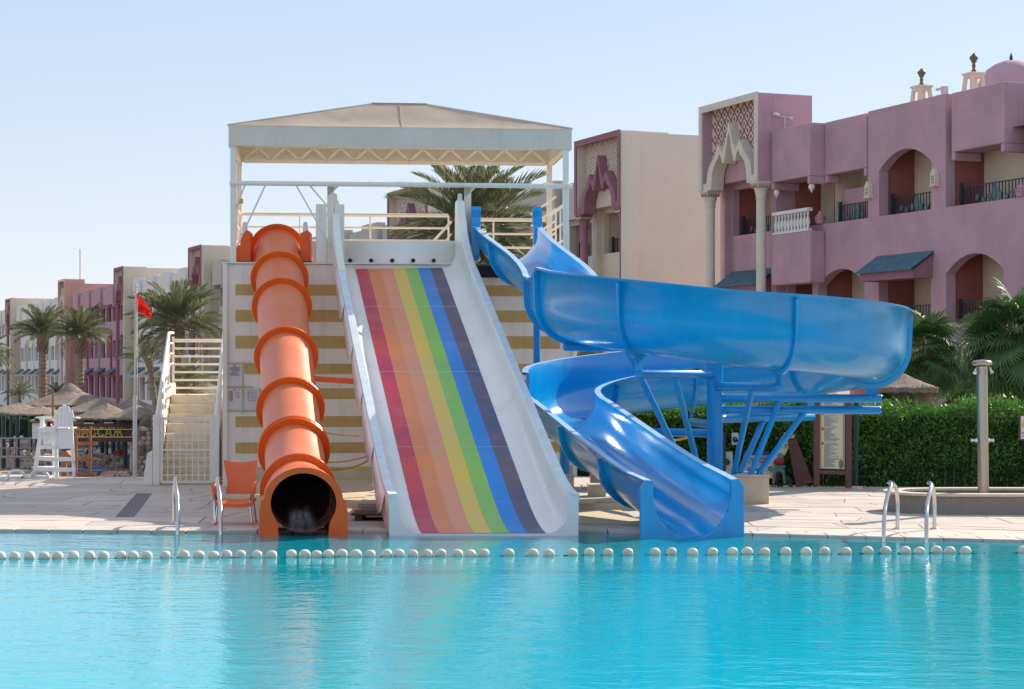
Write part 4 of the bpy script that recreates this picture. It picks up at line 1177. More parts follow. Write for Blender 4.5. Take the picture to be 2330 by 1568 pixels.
# nearest block: plum walls, built from the photograph opening by opening
h1 = hotel('hotel_block', 'nearest plum hotel block with teal awnings and a cream lattice portal', 7)
m_ = MB(HX)
wall_rows(m_, -1.2, 12.7, [(-3, 2.6, [(4.35, 7.1, -0.3, 1.7, 0), (7.9, 10.65, -0.3, 1.9, 0.4), (0.9, 3.6, -0.3, 1.9, 0.4)]),
                           (2.6, 5.9, [(0.9, 3.6, 3.42, 5.31, 0.50), (4.35, 7.1, 3.42, 4.87, 0), (7.9, 10.65, 3.42, 5.23, 0.50), (11.0, 12.6, 3.42, 4.87, 0)])], 0.0, 0.32)
wall_rows(m_, 3.62, 7.70, [(5.9, 9.88, [(4.32, 7.09, 6.68, 8.55, 0.52)])], 0.0, 0.32)
wall_rows(m_, -1.2, 3.619, [(5.9, 6.68, [])], 0.0, 0.32)
wall_rows(m_, 7.701, 12.7, [(5.9, 6.68, [])], 0.0, 0.32)
m_.build('wall', M_pink, h1)
MB(HX).box(-3.0, 12.7, -10, -2.4, -3, 9.8).build('building_core', M_pink, h1)
MB(HX).box(-3.0, 3.6, -2.39, -0.95, 8.4, 9.8).build('upper_wall', M_pink, h1)
MB(HX).box(7.72, 12.68, -2.39, -0.4, 8.5, 9.8).build('upper_wall', M_pink, h1)
MB(HX).box(3.64, 7.69, -2.39, -0.33, 9.0, 9.8).build('upper_wall', M_pink, h1)
MB(HX).box(-3.0, -0.9, -2.39, -0.8, -3, 8.399).build('upper_wall', M_pink, h1)
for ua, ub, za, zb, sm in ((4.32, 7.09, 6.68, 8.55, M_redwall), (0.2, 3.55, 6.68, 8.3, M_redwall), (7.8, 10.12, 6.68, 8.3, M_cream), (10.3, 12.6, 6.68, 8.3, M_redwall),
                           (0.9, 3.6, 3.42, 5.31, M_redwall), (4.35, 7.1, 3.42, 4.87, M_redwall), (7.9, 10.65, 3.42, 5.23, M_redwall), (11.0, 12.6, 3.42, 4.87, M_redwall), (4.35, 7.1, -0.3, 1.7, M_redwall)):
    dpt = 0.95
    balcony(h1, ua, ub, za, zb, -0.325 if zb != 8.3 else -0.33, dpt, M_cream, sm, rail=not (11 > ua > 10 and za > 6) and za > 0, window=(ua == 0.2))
hbox(h1, 'partition_wall', M_pink, 8.5, 10.15, -0.75, -0.6, 6.69, 7.75)
hood(h1, M_pink, 0.94, 3.42, 7.97, 9.87, -0.95, -0.05)
hood(h1, M_pink, 7.74, 10.18, 7.95, 9.84, -0.4, 0.04)
hood(h1, M_pink, 10.2, 12.66, 7.92, 9.83, -0.4, 0.56, pend=True)
MB(HX).box(10.2, 12.66, 0.002, 0.56, 4.83, 6.46).build('balcony_bay', M_pink, h1, bevel=0.05)
bal = thing('balustrade', None, None, wloc(h1)); bal.parent = h1; bal.location = (0, 0, 0)
hbox(bal, 'handrail', M_offwh, 10.35, 12.62, 0.36, 0.56, 7.08, 7.19, 0.015)
hbox(bal, 'base_rail', M_offwh, 10.35, 12.62, 0.38, 0.55, 6.461, 6.53, 0.01)
for k in range(11):
    u = 10.47 + k * 0.202
    MB(HX).lathe([(0.05, 6.532), (0.06, 6.56), (0.035, 6.60), (0.075, 6.74), (0.07, 6.80), (0.03, 6.95), (0.045, 7.0), (0.05, 7.078)], (u, 0.465, 0), 8).build('baluster', M_offwh, bal)
awning(h1, 4.2, 7.2, 4.98, 5.48, 0.003, 0.75, M_pinkdk)
awning(h1, 1.2, 3.4, 1.9, 2.35, 0.003, 0.75, M_pinkdk)
pt = portal_tower(h1, 12.72, 16.85, 1.0, 11.07, 8.23, M_stonewh, M_pink, M_stonewh, M_pinkdk)
balcony(h1, pt[0], pt[1], 6.68, 8.2, pt[2] - 0.255, 1.0, M_cream, M_redwall)
balcony(h1, pt[0], pt[1], 3.42, 4.87, pt[2] - 0.255, 1.0, M_cream, M_redwall)
awning(h1, pt[0] - 0.05, pt[1] + 0.05, 4.95, 5.45, pt[2] + 0.003, 0.7, M_pinkdk)
# fittings fixed or set on the block
for u, z, lb in ((7.55, 7.28, 'cream wall lantern left of the upper arched balcony'), (4.05, 7.32, 'cream wall lantern right of the upper arched balcony')):
    l_ = thing('wall_lantern', lb, 'wall lantern', HX(u, 0.1, z), 'pointed cream lanterns on the hotel wall')
    MB(HX).prism([(u - 0.13, 0.003, z + 0.02), (u + 0.13, 0.003, z + 0.02), (u + 0.12, 0.003, z + 0.36), (u, 0.003, z + 0.5), (u - 0.12, 0.003, z + 0.36)], (0, 0.15, 0)).build('lantern_body', M_ivory, l_, bevel=0.012)
    MB(HX).box(u - 0.15, u + 0.15, 0.003, 0.17, z - 0.02, z + 0.018).build('lantern_base', M_ivory, l_)
    g_ = MB(HX)
    for a in range(3):
        for b in range(4):
            g_.box(u - 0.07 + 0.05 * a, u - 0.045 + 0.05 * a, 0.154, 0.158, z + 0.07 + 0.06 * b, z + 0.105 + 0.06 * b)
    g_.build('pierced_grille', M_iron, l_)
for u, v, z, lb in ((10.75 - 0.3, 0.05, 6.70, 'pink pierced clay lamp on the parapet beside the white balustrade'), (0.25, -0.1, 6.70, 'pink pierced clay lamp on the parapet at the right frame edge')):
    p_ = thing('clay_lamp', lb, 'clay lamp', HX(u, v, z))
    MB(HX).lathe([(0.12, 0), (0.13, 0.03), (0.17, 0.14), (0.165, 0.2), (0.10, 0.28), (0.04, 0.33), (0.045, 0.36), (0.001, 0.42)], (u, v, z), 14).build('lamp_body', M_pink, p_)
    g_ = MB(HX)
    for k in range(14):
        a = 2 * PI * k / 14
        g_.bar((u + 0.172 * math.cos(a), v + 0.172 * math.sin(a), z + 0.12), (u + 0.15 * math.cos(a), v + 0.15 * math.sin(a), z + 0.24), 0.02)
    g_.build('slots', M_redwall, p_)
def finial_tower(u, v, zb, zc, zt, lb):
    f = thing('roof_finial', lb, 'roof finial', HX(u, v, zb))
    w0, w1 = 0.26, 0.17
    for a, b in ((-1, -1), (1, -1), (1, 1), (-1, 1)):
        MB(HX).bar((u + a * w0, v + b * w0, zb), (u + a * w1, v + b * w1, zc - 0.06), 0.10).build('finial_leg', M_ivory, f)
    MB(HX).box(u - w1 - 0.05, u + w1 + 0.05, v - w1 - 0.05, v + w1 + 0.05, zc - 0.16, zc - 0.061).build('finial_neck', M_ivory, f)
    MB(HX).box(u - w1 - 0.09, u + w1 + 0.09, v - w1 - 0.09, v + w1 + 0.09, zc - 0.06, zc).build('finial_cap', M_ivory, f)
    h = zt - zc
    MB(HX).lathe([(0.07, 0), (0.05, 0.05 * h), (0.085, 0.11 * h), (0.045, 0.17 * h), (0.05, 0.30 * h), (0.065, 0.36 * h), (0.045, 0.42 * h), (0.05, 0.50 * h), (0.10, 0.56 * h), (0.075, 0.60 * h), (0.125, 0.68 * h), (0.135, 0.75 * h), (0.11, 0.83 * h), (0.045, 0.90 * h), (0.05, 0.94 * h), (0.001, h)], (u, v, zc), 14).build('finial_spire', M_bronze, f)
finial_tower(9.41, -3.0, 9.9, 11.04, 11.60, 'left one of the two roof finials, farther from the dome')
finial_tower(7.32, -3.5, 10.0, 11.18, 11.80, 'right roof finial standing in front of the dome')
dm = thing('roof_dome', 'pink dome rising behind the plum hotel roof', 'dome', HX(9.6, -6.5, 9.8))
MB(HX).lathe([(1.12, -1.4), (1.12, 0), (1.09, 0.22), (0.98, 0.52), (0.78, 0.79), (0.52, 0.97), (0.25, 1.07), (0.001, 1.10)], (9.6, -6.5, 10.98), 40).build('dome_shell', M_pink, dm)
MB(HX).lathe([(0.06, 0), (0.05, 0.12), (0.001, 0.28)], (9.6, -6.5, 12.07), 8).build('dome_tip', M_iron, dm)
rb_ = thing('roof_bracket', 'small grey metal bracket on the roof edge between the finials', 'roof bracket', HX(5.0, -0.8, 9.8))
MB(HX).box(4.82, 4.9, -0.9, -0.7, 9.8, 10.30).build('upright', M_galv, rb_)
for z in (10.02, 10.22): MB(HX).box(4.905, 5.25, -0.85, -0.75, z, z + 0.06).build('bracket_arm', M_galv, rb_)
sc_ = thing('security_camera', 'white security camera on a thin mast beside the lattice portal', 'security camera', HX(12.6, 0.2, 9.8))
MB(HX).tube([(12.6, 0.1, 9.8), (12.6, 0.1, 10.32)], 0.025, 8).build('mast', M_galv, sc_)
MB(HX).bar((12.6, 0.28, 10.32), (12.6, -0.12, 10.29), 0.035).build('cross_arm', M_galv, sc_)
MB(HX).bar((12.62, 0.30, 10.36), (12.55, 0.50, 10.39), 0.10, 0.09).build('camera_housing', M_camwhite, sc_)
MB(HX).lathe([(0.05, 0), (0.05, 0.06), (0.001, 0.09)], (12.6, -0.15, 10.24), 10).build('dome_camera', M_camwhite, sc_)

# generic bays for the blocks farther along the row
def bays(h, u0, u1, wall_m, side_m, zbase=-3.2, far=True, hoods=True):
    n = max(1, round((u1 - u0) / 3.0)); w = (u1 - u0) / n
    r0_, r1_, r2_ = [], [], []
    for k in range(n):
        a, b = u0 + w * k + 0.35, u0 + w * (k + 1) - 0.35
        t = k % 2
        r0_.append((a, b, -0.2, 1.9, 0.5 if k % 3 == 0 else 0))
        r1_.append((a, b, 3.42, 5.45, 0.75) if t == 0 else (a, b, 3.42, 4.95, 0))
        r2_.append((a, b, 6.68, 8.0, 0))
    m_ = MB(HX)
    wall_rows(m_, u0, u1, [(zbase, 2.6, r0_), (2.6, 5.9, r1_), (5.9, 9.75, r2_)], 0.0, 0.3)
    m_.build('wall', wall_m, h)
    for k, q in enumerate(r0_ + r1_ + r2_):
        balcony(h, q[0], q[1], q[2], q[3], -0.305, 1.2, wall_m if wall_m is not M_offwh else M_cream, side_m, rail=q[2] > 0, far=far)
    for k in range(n):
        a, b = u0 + w * k, u0 + w * (k + 1)
        if hoods and k % 2 == 1:
            hood(h, wall_m, a + 0.1, b - 0.1, 7.9, 9.9, 0.003, 0.5)
        elif hoods:
            MB(HX).box(a + 0.25, b - 0.25, 0.003, 0.3, 8.2, 9.6).build('parapet_panel', wall_m, h)
        if k % 2 == 1: awning(h, a + 0.2, b - 0.2, 1.95, 2.5, 0.003, 0.8, side_m)
        if k % 2 == 0:
            MB(HX).box(a - 0.13, a + 0.13, 0.003, 0.16, 2.2, 5.9).build('pilaster', side_m if k % 4 else wall_m, h)
    MB(HX).box(u0, u1, -9, -1.85, zbase, 9.6).build('building_core', wall_m, h)

def gable(h, u, m, v0=1.0, depth=9.0):
    MB(HX).box(u, u + 0.5, v0 - 0.58, v0 - 0.02, -3.2, 11.0).build('gable_pier', m, h)
    MB(HX).box(u + 0.06, u + 0.56, v0 - depth, v0 - 0.582, -3.2, 10.95).build('gable_wall', m, h)

h2 = hotel('hotel_block', 'cream hotel block with a plum lattice portal, next to the nearest block', 35)
p2 = portal_tower(h2, 23.35, 27.6, 1.0, 11.07, 8.23, M_pinkdk, M_cream, M_screen, M_stonewh)

gable(h2, 22.83, M_gable)
balcony(h2, p2[0], p2[1], 6.68, 8.2, p2[2] - 0.255, 1.0, M_cream, M_cream)
balcony(h2, p2[0], p2[1], 3.42, 4.87, p2[2] - 0.255, 1.0, M_cream, M_cream)
awning(h2, p2[0] - 0.05, p2[1] + 0.05, 4.95, 5.45, p2[2] + 0.003, 0.7, M_cream)
bays(h2, 27.9, 45.2, M_greige, M_cream)

h3 = hotel('hotel_block', 'hotel block seen behind the big date palm, plum lattice portal with cream sides', 60)
gable(h3, 44.8, M_gable)
p3 = portal_tower(h3, 45.3, 51.4, 1.0, 11.07, 8.23, M_pinkdk, M_cream, M_screen, M_stonewh, detail=1)
bays(h3, 51.8, 92.9, M_greige, M_cream)

def far_block(u0, u1, label, frame_m, wall_m, bg, bar, wm, sm, zt=11.07, ubays=None):
    h = hotel('hotel_block', label, (u0 + u1) / 2)
    gable(h, u0 - 0.52, wall_m)
    p = portal_tower(h, u0, u0 + 4.2, 1.0, zt, 8.23, frame_m, wall_m, bg, bar, detail=1)
    for za, zb in ((6.68, 8.2), (3.42, 4.87)):
        balcony(h, p[0], p[1], za, zb, p[2] - 0.255, 1.5, M_cream, sm, far=True)
    awning(h, p[0] - 0.05, p[1] + 0.05, 4.95, 5.45, p[2] + 0.003, 0.7, sm)
    bays(h, u0 + 4.6, u1 - 0.8, wm, sm)
    return h
far_block(94.0, 123.0, 'white hotel block with a plum lattice portal, just left of the slide tower', M_pinkdk, M_cream, M_screen, M_stonewh, M_offwh, M_cream)
far_block(124.0, 154.5, 'pink hotel block behind the second date palm, cream end wall', M_pinkdk, M_cream, M_screen, M_stonewh, M_pink, M_redwall)
far_block(155.5, 196.0, 'white hotel block behind the leftmost tall palm, with a pink end wall', M_stonewh, M_pinksun, M_ivory, M_pinkdk, M_offwh, M_cream, 11.4)
far_block(197.0, 225.0, 'farthest hotel block at the left frame edge, plain cream end wall', M_pinkdk, M_cream, M_screen, M_stonewh, M_offwh, M_cream, 10.9)
aer = thing('roof_antenna', 'thin antenna mast on the roof of the far pink end wall', 'antenna', HX(158, -1, 11))
MB(HX).tube([(158.5, -1, 11.4), (158.5, -1, 14.6)], 0.06, 6).build('mast', M_galv, aer)
# ------------------------------------------------------------------ palms, hedge, shrubs
def frond_data(name, L_, bend, n, leaf, seed, mat_, vee=0.5, up0=0.0):
    rnd = random.Random(seed)
    v = []; f = []
    seg = 16; pts = []
    x = z = 0.0; a = up0
    for k in range(seg + 1):
        pts.append(Vector((x, 0, z)))
        a -= bend / seg * (0.4 + 1.3 * k / seg)
        x += L_ / seg * math.cos(a); z += L_ / seg * math.sin(a)
    def at(t):
        u = t * seg; i = min(int(u), seg - 1)
        p = pts[i].lerp(pts[i + 1], u - i); d = (pts[i + 1] - pts[i]).normalized()
        return p, d
    def tri_tube():
        for k in range(seg):
            for q in range(3):
                o = len(v)
                for kk in (k, k + 1):
                    w = L_ * 0.011 * (1 - 0.85 * kk / seg)
                    for qq in (q, (q + 1) % 3):
                        an = 2 * PI * qq / 3
                        v.append((pts[kk].x, w * math.cos(an), pts[kk].z + w * math.sin(an)))
                f.append((o, o + 1, o + 3, o + 2))
    tri_tube()
    for k in range(n):
        t = 0.16 + 0.84 * (k + rnd.random() * 0.6) / n
        p, d = at(min(t, 0.995))
        nrm = Vector((-d.z, 0, d.x))
        ll = leaf * (0.45 + 0.75 * math.sin(PI * min(1, 0.15 + t * 0.85)) ** 0.8) * rnd.uniform(0.85, 1.12)
        for s in (-1, 1):
            ang = R(rnd.uniform(32, 48)) * (1.2 - 0.6 * t)
            ve = vee + rnd.uniform(-0.18, 0.18)
            dirv = (d * math.cos(ang) + (Vector((0, s, 0)) * math.cos(ve) + nrm * math.sin(ve)) * math.sin(ang) ).normalized()
            wv = d.cross(dirv).cross(dirv).normalized() * (leaf * 0.036)
            dr = Vector((0, 0, -ll * rnd.uniform(0.02, 0.14)))
            m1 = p + dirv * ll * 0.5 + wv
            m2 = p + dirv * ll * 0.5 - wv
            o = len(v)
            v.extend([tuple(p), tuple(m1), tuple(p + dirv * ll + dr), tuple(m2)])
            f.append((o, o + 1, o + 2, o + 3))
    me = bpy.data.meshes.new(name)
    me.from_pydata([tuple(q) for q in v], [], f); me.update()
    me.materials.append(mat_)
    return me
FR = {
    'up': [frond_data('frond', 1.0, 0.45, 46, 0.25, 1, M_leafpalm, 0.7), frond_data('frond', 1.0, 0.7, 46, 0.24, 2, M_leafpalm, 0.55)],
    'mid': [frond_data('frond', 1.0, 0.9, 48, 0.25, 3, M_leafpalm, 0.5), frond_data('frond', 1.0, 0.75, 48, 0.26, 4, M_leafpalm, 0.6), frond_data('frond', 1.0, 1.2, 46, 0.24, 7, M_leafpalm, 0.45)],
    'dead': [frond_data('frond', 1.0, 1.9, 30, 0.16, 5, M_deadleaf, 0.1)],
}
def frond_M(p, az, el, L_, roll=0.0):
    return Matrix.Translation(p) @ Matrix.Rotation(az, 4, 'Z') @ Matrix.Rotation(-el, 4, 'Y') @ Matrix.Rotation(roll, 4, 'X') @ Matrix.Scale(L_, 4)
def date_palm(base, height, L_, label, n=62, seed=0, trunk_r=0.22, lean=0.0, el_lo=-25, el_hi=85, group='date palms', boots=True, dead=1):
    rnd = random.Random(seed)
    t = thing('date_palm', label, 'palm tree', base, group)
    prof = []; nr = int(height / 0.12)
    rings = []
    for k in range(nr + 1):
        u = k / nr
        r = trunk_r * (1.12 - 0.22 * u) * (1.07 if k % 2 else 0.95) * rnd.uniform(0.97, 1.03)
        if u > 0.86: r *= 1 + 1.6 * (u - 0.86) / 0.14 * 0.45
        rings.append([(lean * u * u + r * math.cos(2 * PI * q / 12), r * math.sin(2 * PI * q / 12), height * u) for q in range(12)])
    MB().rings(rings, True, True, False).build('trunk', M_trunk, t, local=True)
    top = Vector((lean, 0, height))
    if boots:
        m_ = MB()
        for k in range(70):
            az = k * 2.4; u = 0.84 + 0.17 * (k / 70); r = trunk_r * 1.15
            p = Vector((lean * u + r * math.cos(az), r * math.sin(az), height * u))
            d = Vector((math.cos(az) * 0.5, math.sin(az) * 0.5, 1.0)).normalized()
            m_.tube([p - d * 0.12, p + d * 0.14], [0.07, 0.035], 5, True, False)
        tagp(m_.build('leaf_bases', M_trunk, t, local=True), kind='stuff')
    for k in range(n):
        u = (k + 0.5) / n
        el = R(el_hi - (el_hi - el_lo) * u ** 0.85) + rnd.uniform(-0.12, 0.12)
        az = k * 2.39996 + rnd.uniform(-0.15, 0.15)
        kind = 'up' if u < 0.4 else 'mid'
        if u > 0.93 and dead: kind = 'dead'
        me = rnd.choice(FR[kind])
        l = L_ * rnd.uniform(0.82, 1.08) * (0.86 if u < 0.12 else 1.0)
        inst(me, 'frond', t, frond_M(top + Vector((0.12 * math.cos(az), 0.12 * math.sin(az), -0.25 * u)), az, el, l, rnd.uniform(-0.5, 0.5)))
    return t
def from_px(X, y_c, d, zb):     # palm foot and crown height from where the crown centre is seen
    p = P(X, y_c, d)
    return Vector((p.x, p.y, zb)), p.z - zb
b_, h_ = from_px(97, 757, 122, -2.8)
date_palm(b_, h_, 1.85, 'leftmost tall date palm with a bare trunk, in front of the white block', 56, 3, 0.26, el_lo=12, el_hi=88)
b_, h_ = from_px(181, 762, 116, -2.8)
date_palm(b_, h_, 1.9, 'second date palm from the left, its trunk rising through thatched roofs', 58, 5, 0.27, el_lo=8, el_hi=88)
b_, h_ = from_px(404, 735, 86, -2.6)
date_palm(b_, h_, 2.2, 'bushy date palm beside the red flag, behind the staircase', 64, 9, 0.22, el_lo=-8, el_hi=88)
b_, h_ = from_px(362, 815, 90, -2.6)
date_palm(b_, h_, 1.5, 'small leaning young date palm left of the bushy one', 22, 12, 0.13, lean=-0.5, el_lo=10, el_hi=80, boots=False, dead=0)
b_, h_ = from_px(1075, 512, 62, -1.5)
date_palm(b_, h_, 2.6, 'big date palm with a full round crown behind the slide tower', 96, 17, 0.28, el_lo=-48, el_hi=86)
b_, h_ = from_px(-32, 800, 110, -2.8)
date_palm(b_, h_, 1.6, 'date palm cut by the left frame edge, only fronds showing', 40, 21, 0.22, el_lo=-30, el_hi=80)
# young palms and shrub palms standing lower
def shrub_palm(base, L_, label, n, seed, group):
    rnd = random.Random(seed)
    t = thing('shrub_palm', label, 'palm shrub', base, group)
    for k in range(n):
        u = (k + 0.5) / n; az = k * 2.4
        inst(rnd.choice(FR['mid' if u > 0.4 else 'up']), 'frond', t, frond_M(Vector((0, 0, 0.1)), az, R(80 - 70 * u), L_ * rnd.uniform(0.8, 1.1), 0))
    MB().lathe([(0.14, -0.8), (0.12, 0.0), (0.05, 0.2)], n=8).build('stem', M_trunk, t, local=True)
    return t
for X, y, d, L_, lb in ((45, 905, 125, 1.15, 'low dark palm clump left of the tall palm trunk'), (130, 906, 128, 1.1, 'low dark palm clump right of the tall palm trunk'), 
                     (425, 872, 80, 1.1, 'young palm seen through the staircase rails'), (1345, 842, 50, 0.75, 'small palm below the cream hotel block, right of the tower'), (1318, 850, 50, 0.6, 'small palm touching the right edge of the tower wall'),
                     (420, 905, 70, 0.8, 'low shrub palm behind the stair landing'), (375, 885, 95, 1.0, 'low palm beside the leaning young palm')):
    shrub_palm(P(X, y, d), L_, lb, 22, int(X), 'low palm clumps')

def fan_data(name, seed, n=44, spread=300, rad=0.75, droop=0.35):
    rnd = random.Random(seed); v = []; f = []
    for k in range(n):
        a = R(-spread / 2 + spread * (k + 0.5) / n)
        r = rad * (0.78 + 0.22 * math.cos(a * 0.55)) * rnd.uniform(0.92, 1.06)
        da = R(spread / n) * 0.52
        prev = None
        zz = 0.0
        o = len(v)
        steps = (0.0, 0.35, 0.62, 0.85, 1.0)
        for q, t in enumerate(steps):
            w = da * r * t * (1.0 if t < 0.6 else (1.0 - t) / 0.4 * 0.98 + 0.02)
            dr = -droop * r * max(0, t - 0.45) ** 2 * rnd.uniform(0.6, 2.0)
            c = Vector((math.cos(a) * r * t, math.sin(a) * r * t, dr + (0.02 if k % 2 else 0) * t))
            s = Vector((-math.sin(a), math.cos(a), 0)) * w
            v.extend([tuple(c - s), tuple(c + s)])
        for q in range(len(steps) - 1):
            f.append((o + 2 * q, o + 2 * q + 1, o + 2 * q + 3, o + 2 * q + 2))
    me = bpy.data.meshes.new(name); me.from_pydata(v, [], f); me.update(); me.materials.append(M_fan)
    return me
FAN = [fan_data('fan_leaf', s, 42, 290 + 10 * s, 0.78, 0.45 + 0.12 * s) for s in range(4)]
def fan_palm(base, trunk_h, label, n, pet, seed, scale=1.0, el_lo=-55):
    rnd = random.Random(seed)
    t = thing('fan_palm', label, 'palm tree', base, 'fan palms by the hotel')
    MB().lathe([(0.24, -0.6), (0.22, trunk_h * 0.5), (0.20, trunk_h), (0.1, trunk_h + 0.15)], n=12).build('trunk', M_trunk, t, local=True)
    top = Vector((0, 0, trunk_h))
    pets = MB()
    for k in range(n):
        u = (k + 0.5) / n; az = k * 2.39996 + rnd.uniform(-0.2, 0.2)
        el = R(84 + (el_lo - 84) * u ** 0.9) + rnd.uniform(-0.15, 0.15)
        d = Vector((math.cos(az) * math.cos(el), math.sin(az) * math.cos(el), math.sin(el)))
        l = pet * rnd.uniform(0.75, 1.1)
        e = top + d * l
        mid = top + d * l * 0.55 + Vector((0, 0, 0.05))
        pets.tube([top + d * 0.1, mid, e], [0.018, 0.014, 0.011], 5)
        # leaf frame: x outward along petiole, tilted so the blade faces up/out
        M = Matrix.Translation(e) @ Matrix.Rotation(az, 4, 'Z') @ Matrix.Rotation(-el + R(rnd.uniform(15, 45)), 4, 'Y') @ Matrix.Rotation(rnd.uniform(-0.5, 0.5), 4, 'X') @ Matrix.Scale(scale * rnd.uniform(0.85, 1.12), 4)
        inst(rnd.choice(FAN), 'fan_leaf', t, M)
    tagp(pets.build('petioles', M_rachis, t, local=True), kind='stuff')
    return t
fan_palm(P(2108, 925, 40), 1.05, 'fan palm behind the right end of the blue slide loop', 36, 0.62, 31, 0.66, -60)
fan_palm(P(2312, 925, 38), 1.2, 'large fan palm behind the outdoor shower', 50, 0.78, 33, 0.82, -60)
fan_palm(P(2030, 930, 43), 0.5, 'low fan palm hidden under the thatched parasol', 18, 0.45, 35, 0.55)
fan_palm(P(2205, 935, 42), 0.2, 'low fan palm between the two taller ones', 20, 0.5, 37, 0.6)

def leaf_cloud(name, pts, nrm, size, mat_, parent, seed, aspect=0.42, loose=0.9):
    rng = np.random.default_rng(seed)
    n = len(pts)
    d = nrm + rng.normal(0, loose, (n, 3)); d[:, 2] += 0.45
    d /= np.linalg.norm(d, axis=1)[:, None]
    ref = rng.normal(0, 1, (n, 3))
    s = np.cross(d, ref); s /= np.linalg.norm(s, axis=1)[:, None]
    l = size * rng.uniform(0.6, 1.25, n)[:, None]
    w = l * aspect
    a = pts - d * l * 0.4; b = pts + d * l * 0.6
    m = pts + d * l * 0.1
    v = np.stack([a, m + s * w / 2, b, m - s * w / 2], 1).reshape(-1, 3)
    f = np.arange(4 * n).reshape(n, 4)
    me = bpy.data.meshes.new(name)
    me.from_pydata(v.tolist(), [], f.tolist()); me.update(); me.materials.append(mat_)
    o = bpy.data.objects.new(name, me); COL.objects.link(o)
    if parent is not None:
        o.parent = parent; o.location = -wloc(parent)
    return o
def hedge(label, path_, h, th, n, seed, mat_, size=0.085, zb=-0.06, group=None):
    """a clipped hedge along a path: dark twig core, leaf shell with bumps and gaps"""
    rng = np.random.default_rng(seed)
    A = np.array(path_, float); seg = np.diff(A, axis=0); sl_ = np.linalg.norm(seg, axis=1); cum = np.concatenate([[0], np.cumsum(sl_)])
    t = thing('hedge', label, 'hedge', tuple(A[len(A) // 2]) + (zb,), group)
    def pos(s):
        i = np.clip(np.searchsorted(cum, s, 'right') - 1, 0, len(seg) - 1)
        q = A[i] + seg[i] * ((s - cum[i]) / sl_[i])[:, None]
        nn = np.stack([seg[i][:, 1], -seg[i][:, 0]], 1) / sl_[i][:, None]
        return q, nn
    s = rng.uniform(0, cum[-1], n)
    q, nn = pos(s)
    face = rng.random(n)
    top = face > 0.72
    hh = h * (1 + 0.035 * np.sin(s * 1.7) + 0.03 * np.sin(s * 4.1 + 1) + 0.02 * np.sin(s * 9.3))
    z = np.where(top, hh + rng.normal(0.0, 0.05, n) + np.maximum(0, rng.normal(0, 0.05, n)), rng.uniform(0.04, 1, n) * hh)
    bump = 0.05 * np.sin(s * 3.1 + z * 5) + 0.04 * np.sin(s * 7.7 - z * 8)
    off = np.where(top, rng.uniform(-0.5, 0.5, n) * th, th / 2 + bump + rng.normal(0, 0.045, n))
    off = np.where(~top & (face < 0.16), -off, off)
    lowt = (z < 0.3 * h) & ~top
    off = np.where(lowt, off - rng.uniform(0, 0.14, n), off)
    pts = np.stack([q[:, 0] + nn[:, 0] * off, q[:, 1] + nn[:, 1] * off, zb + z], 1)
    nrm = np.where(top[:, None], np.array([0, 0, 1.0]), np.stack([nn[:, 0], nn[:, 1], np.zeros(n)], 1) * np.sign(off)[:, None])
    keep = ~(lowt & (rng.random(n) < 0.45))
    tagp(leaf_cloud('foliage', pts[keep], nrm[keep], size, mat_, t, seed + 1), kind='stuff')
    dead = keep & (rng.random(n) < np.where(lowt, 0.10, 0.012))
    tagp(leaf_cloud('dry_leaves', pts[dead] + nrm[dead] * 0.012, nrm[dead], size * 0.95, M_drytwig, t, seed + 2), kind='stuff')
    sh_n = int(cum[-1] * 14)
    ss2 = rng.uniform(0, cum[-1], sh_n); q2, nn2 = pos(ss2); of2 = rng.uniform(-0.48, 0.48, sh_n) * th
    up = rng.gamma(1.6, 0.035, sh_n)
    p2 = np.stack([q2[:, 0] + nn2[:, 0] * of2, q2[:, 1] + nn2[:, 1] * of2, zb + h * 1.03 + up], 1)
    p2 = np.repeat(p2, 4, 0) + rng.normal(0, 0.025, (sh_n * 4, 3))
    tagp(leaf_cloud('top_shoots', p2, np.tile([[0, 0, 1.0]], (sh_n * 4, 1)), size * 0.95, mat_, t, seed + 3, loose=0.7), kind='stuff')
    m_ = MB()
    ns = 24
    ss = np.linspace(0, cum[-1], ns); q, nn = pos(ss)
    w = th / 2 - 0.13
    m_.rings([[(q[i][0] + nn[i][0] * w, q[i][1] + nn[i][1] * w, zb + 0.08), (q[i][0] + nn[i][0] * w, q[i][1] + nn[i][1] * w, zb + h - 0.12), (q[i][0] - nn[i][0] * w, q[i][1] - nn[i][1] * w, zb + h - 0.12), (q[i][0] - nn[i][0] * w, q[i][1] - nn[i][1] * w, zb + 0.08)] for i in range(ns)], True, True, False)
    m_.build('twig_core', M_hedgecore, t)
    m_ = MB()
    for k in range(int(cum[-1] / 0.28)):
        q, nn = pos(np.array([rng.uniform(0, cum[-1])])); o_ = th / 2 - 0.08
        x, y = q[0] + nn[0] * o_
        m_.tube([(x, y, zb), (x + rng.normal(0, 0.03), y, zb + 0.25), (x + rng.normal(0, 0.05), y, zb + 0.5)], [0.014, 0.011, 0.007], 5)
    tagp(m_.build('stems', M_stem, t), kind='stuff')
    return t
hedge('long clipped green hedge behind the shower and the information board', [(0.6, 36.6), (3.0, 36.0), (5.5, 35.2), (8.0, 34.7), (11.5, 34.3)], 1.42, 0.9, 62000, 5, M_hedge, 0.082)
hedge('dark far hedge behind the thatched parasols on the beach', [(-42, 124), (-30, 122), (-20, 119), (-12, 116)], 2.0, 1.6, 16000, 8, M_shrub, 0.22, -2.7)

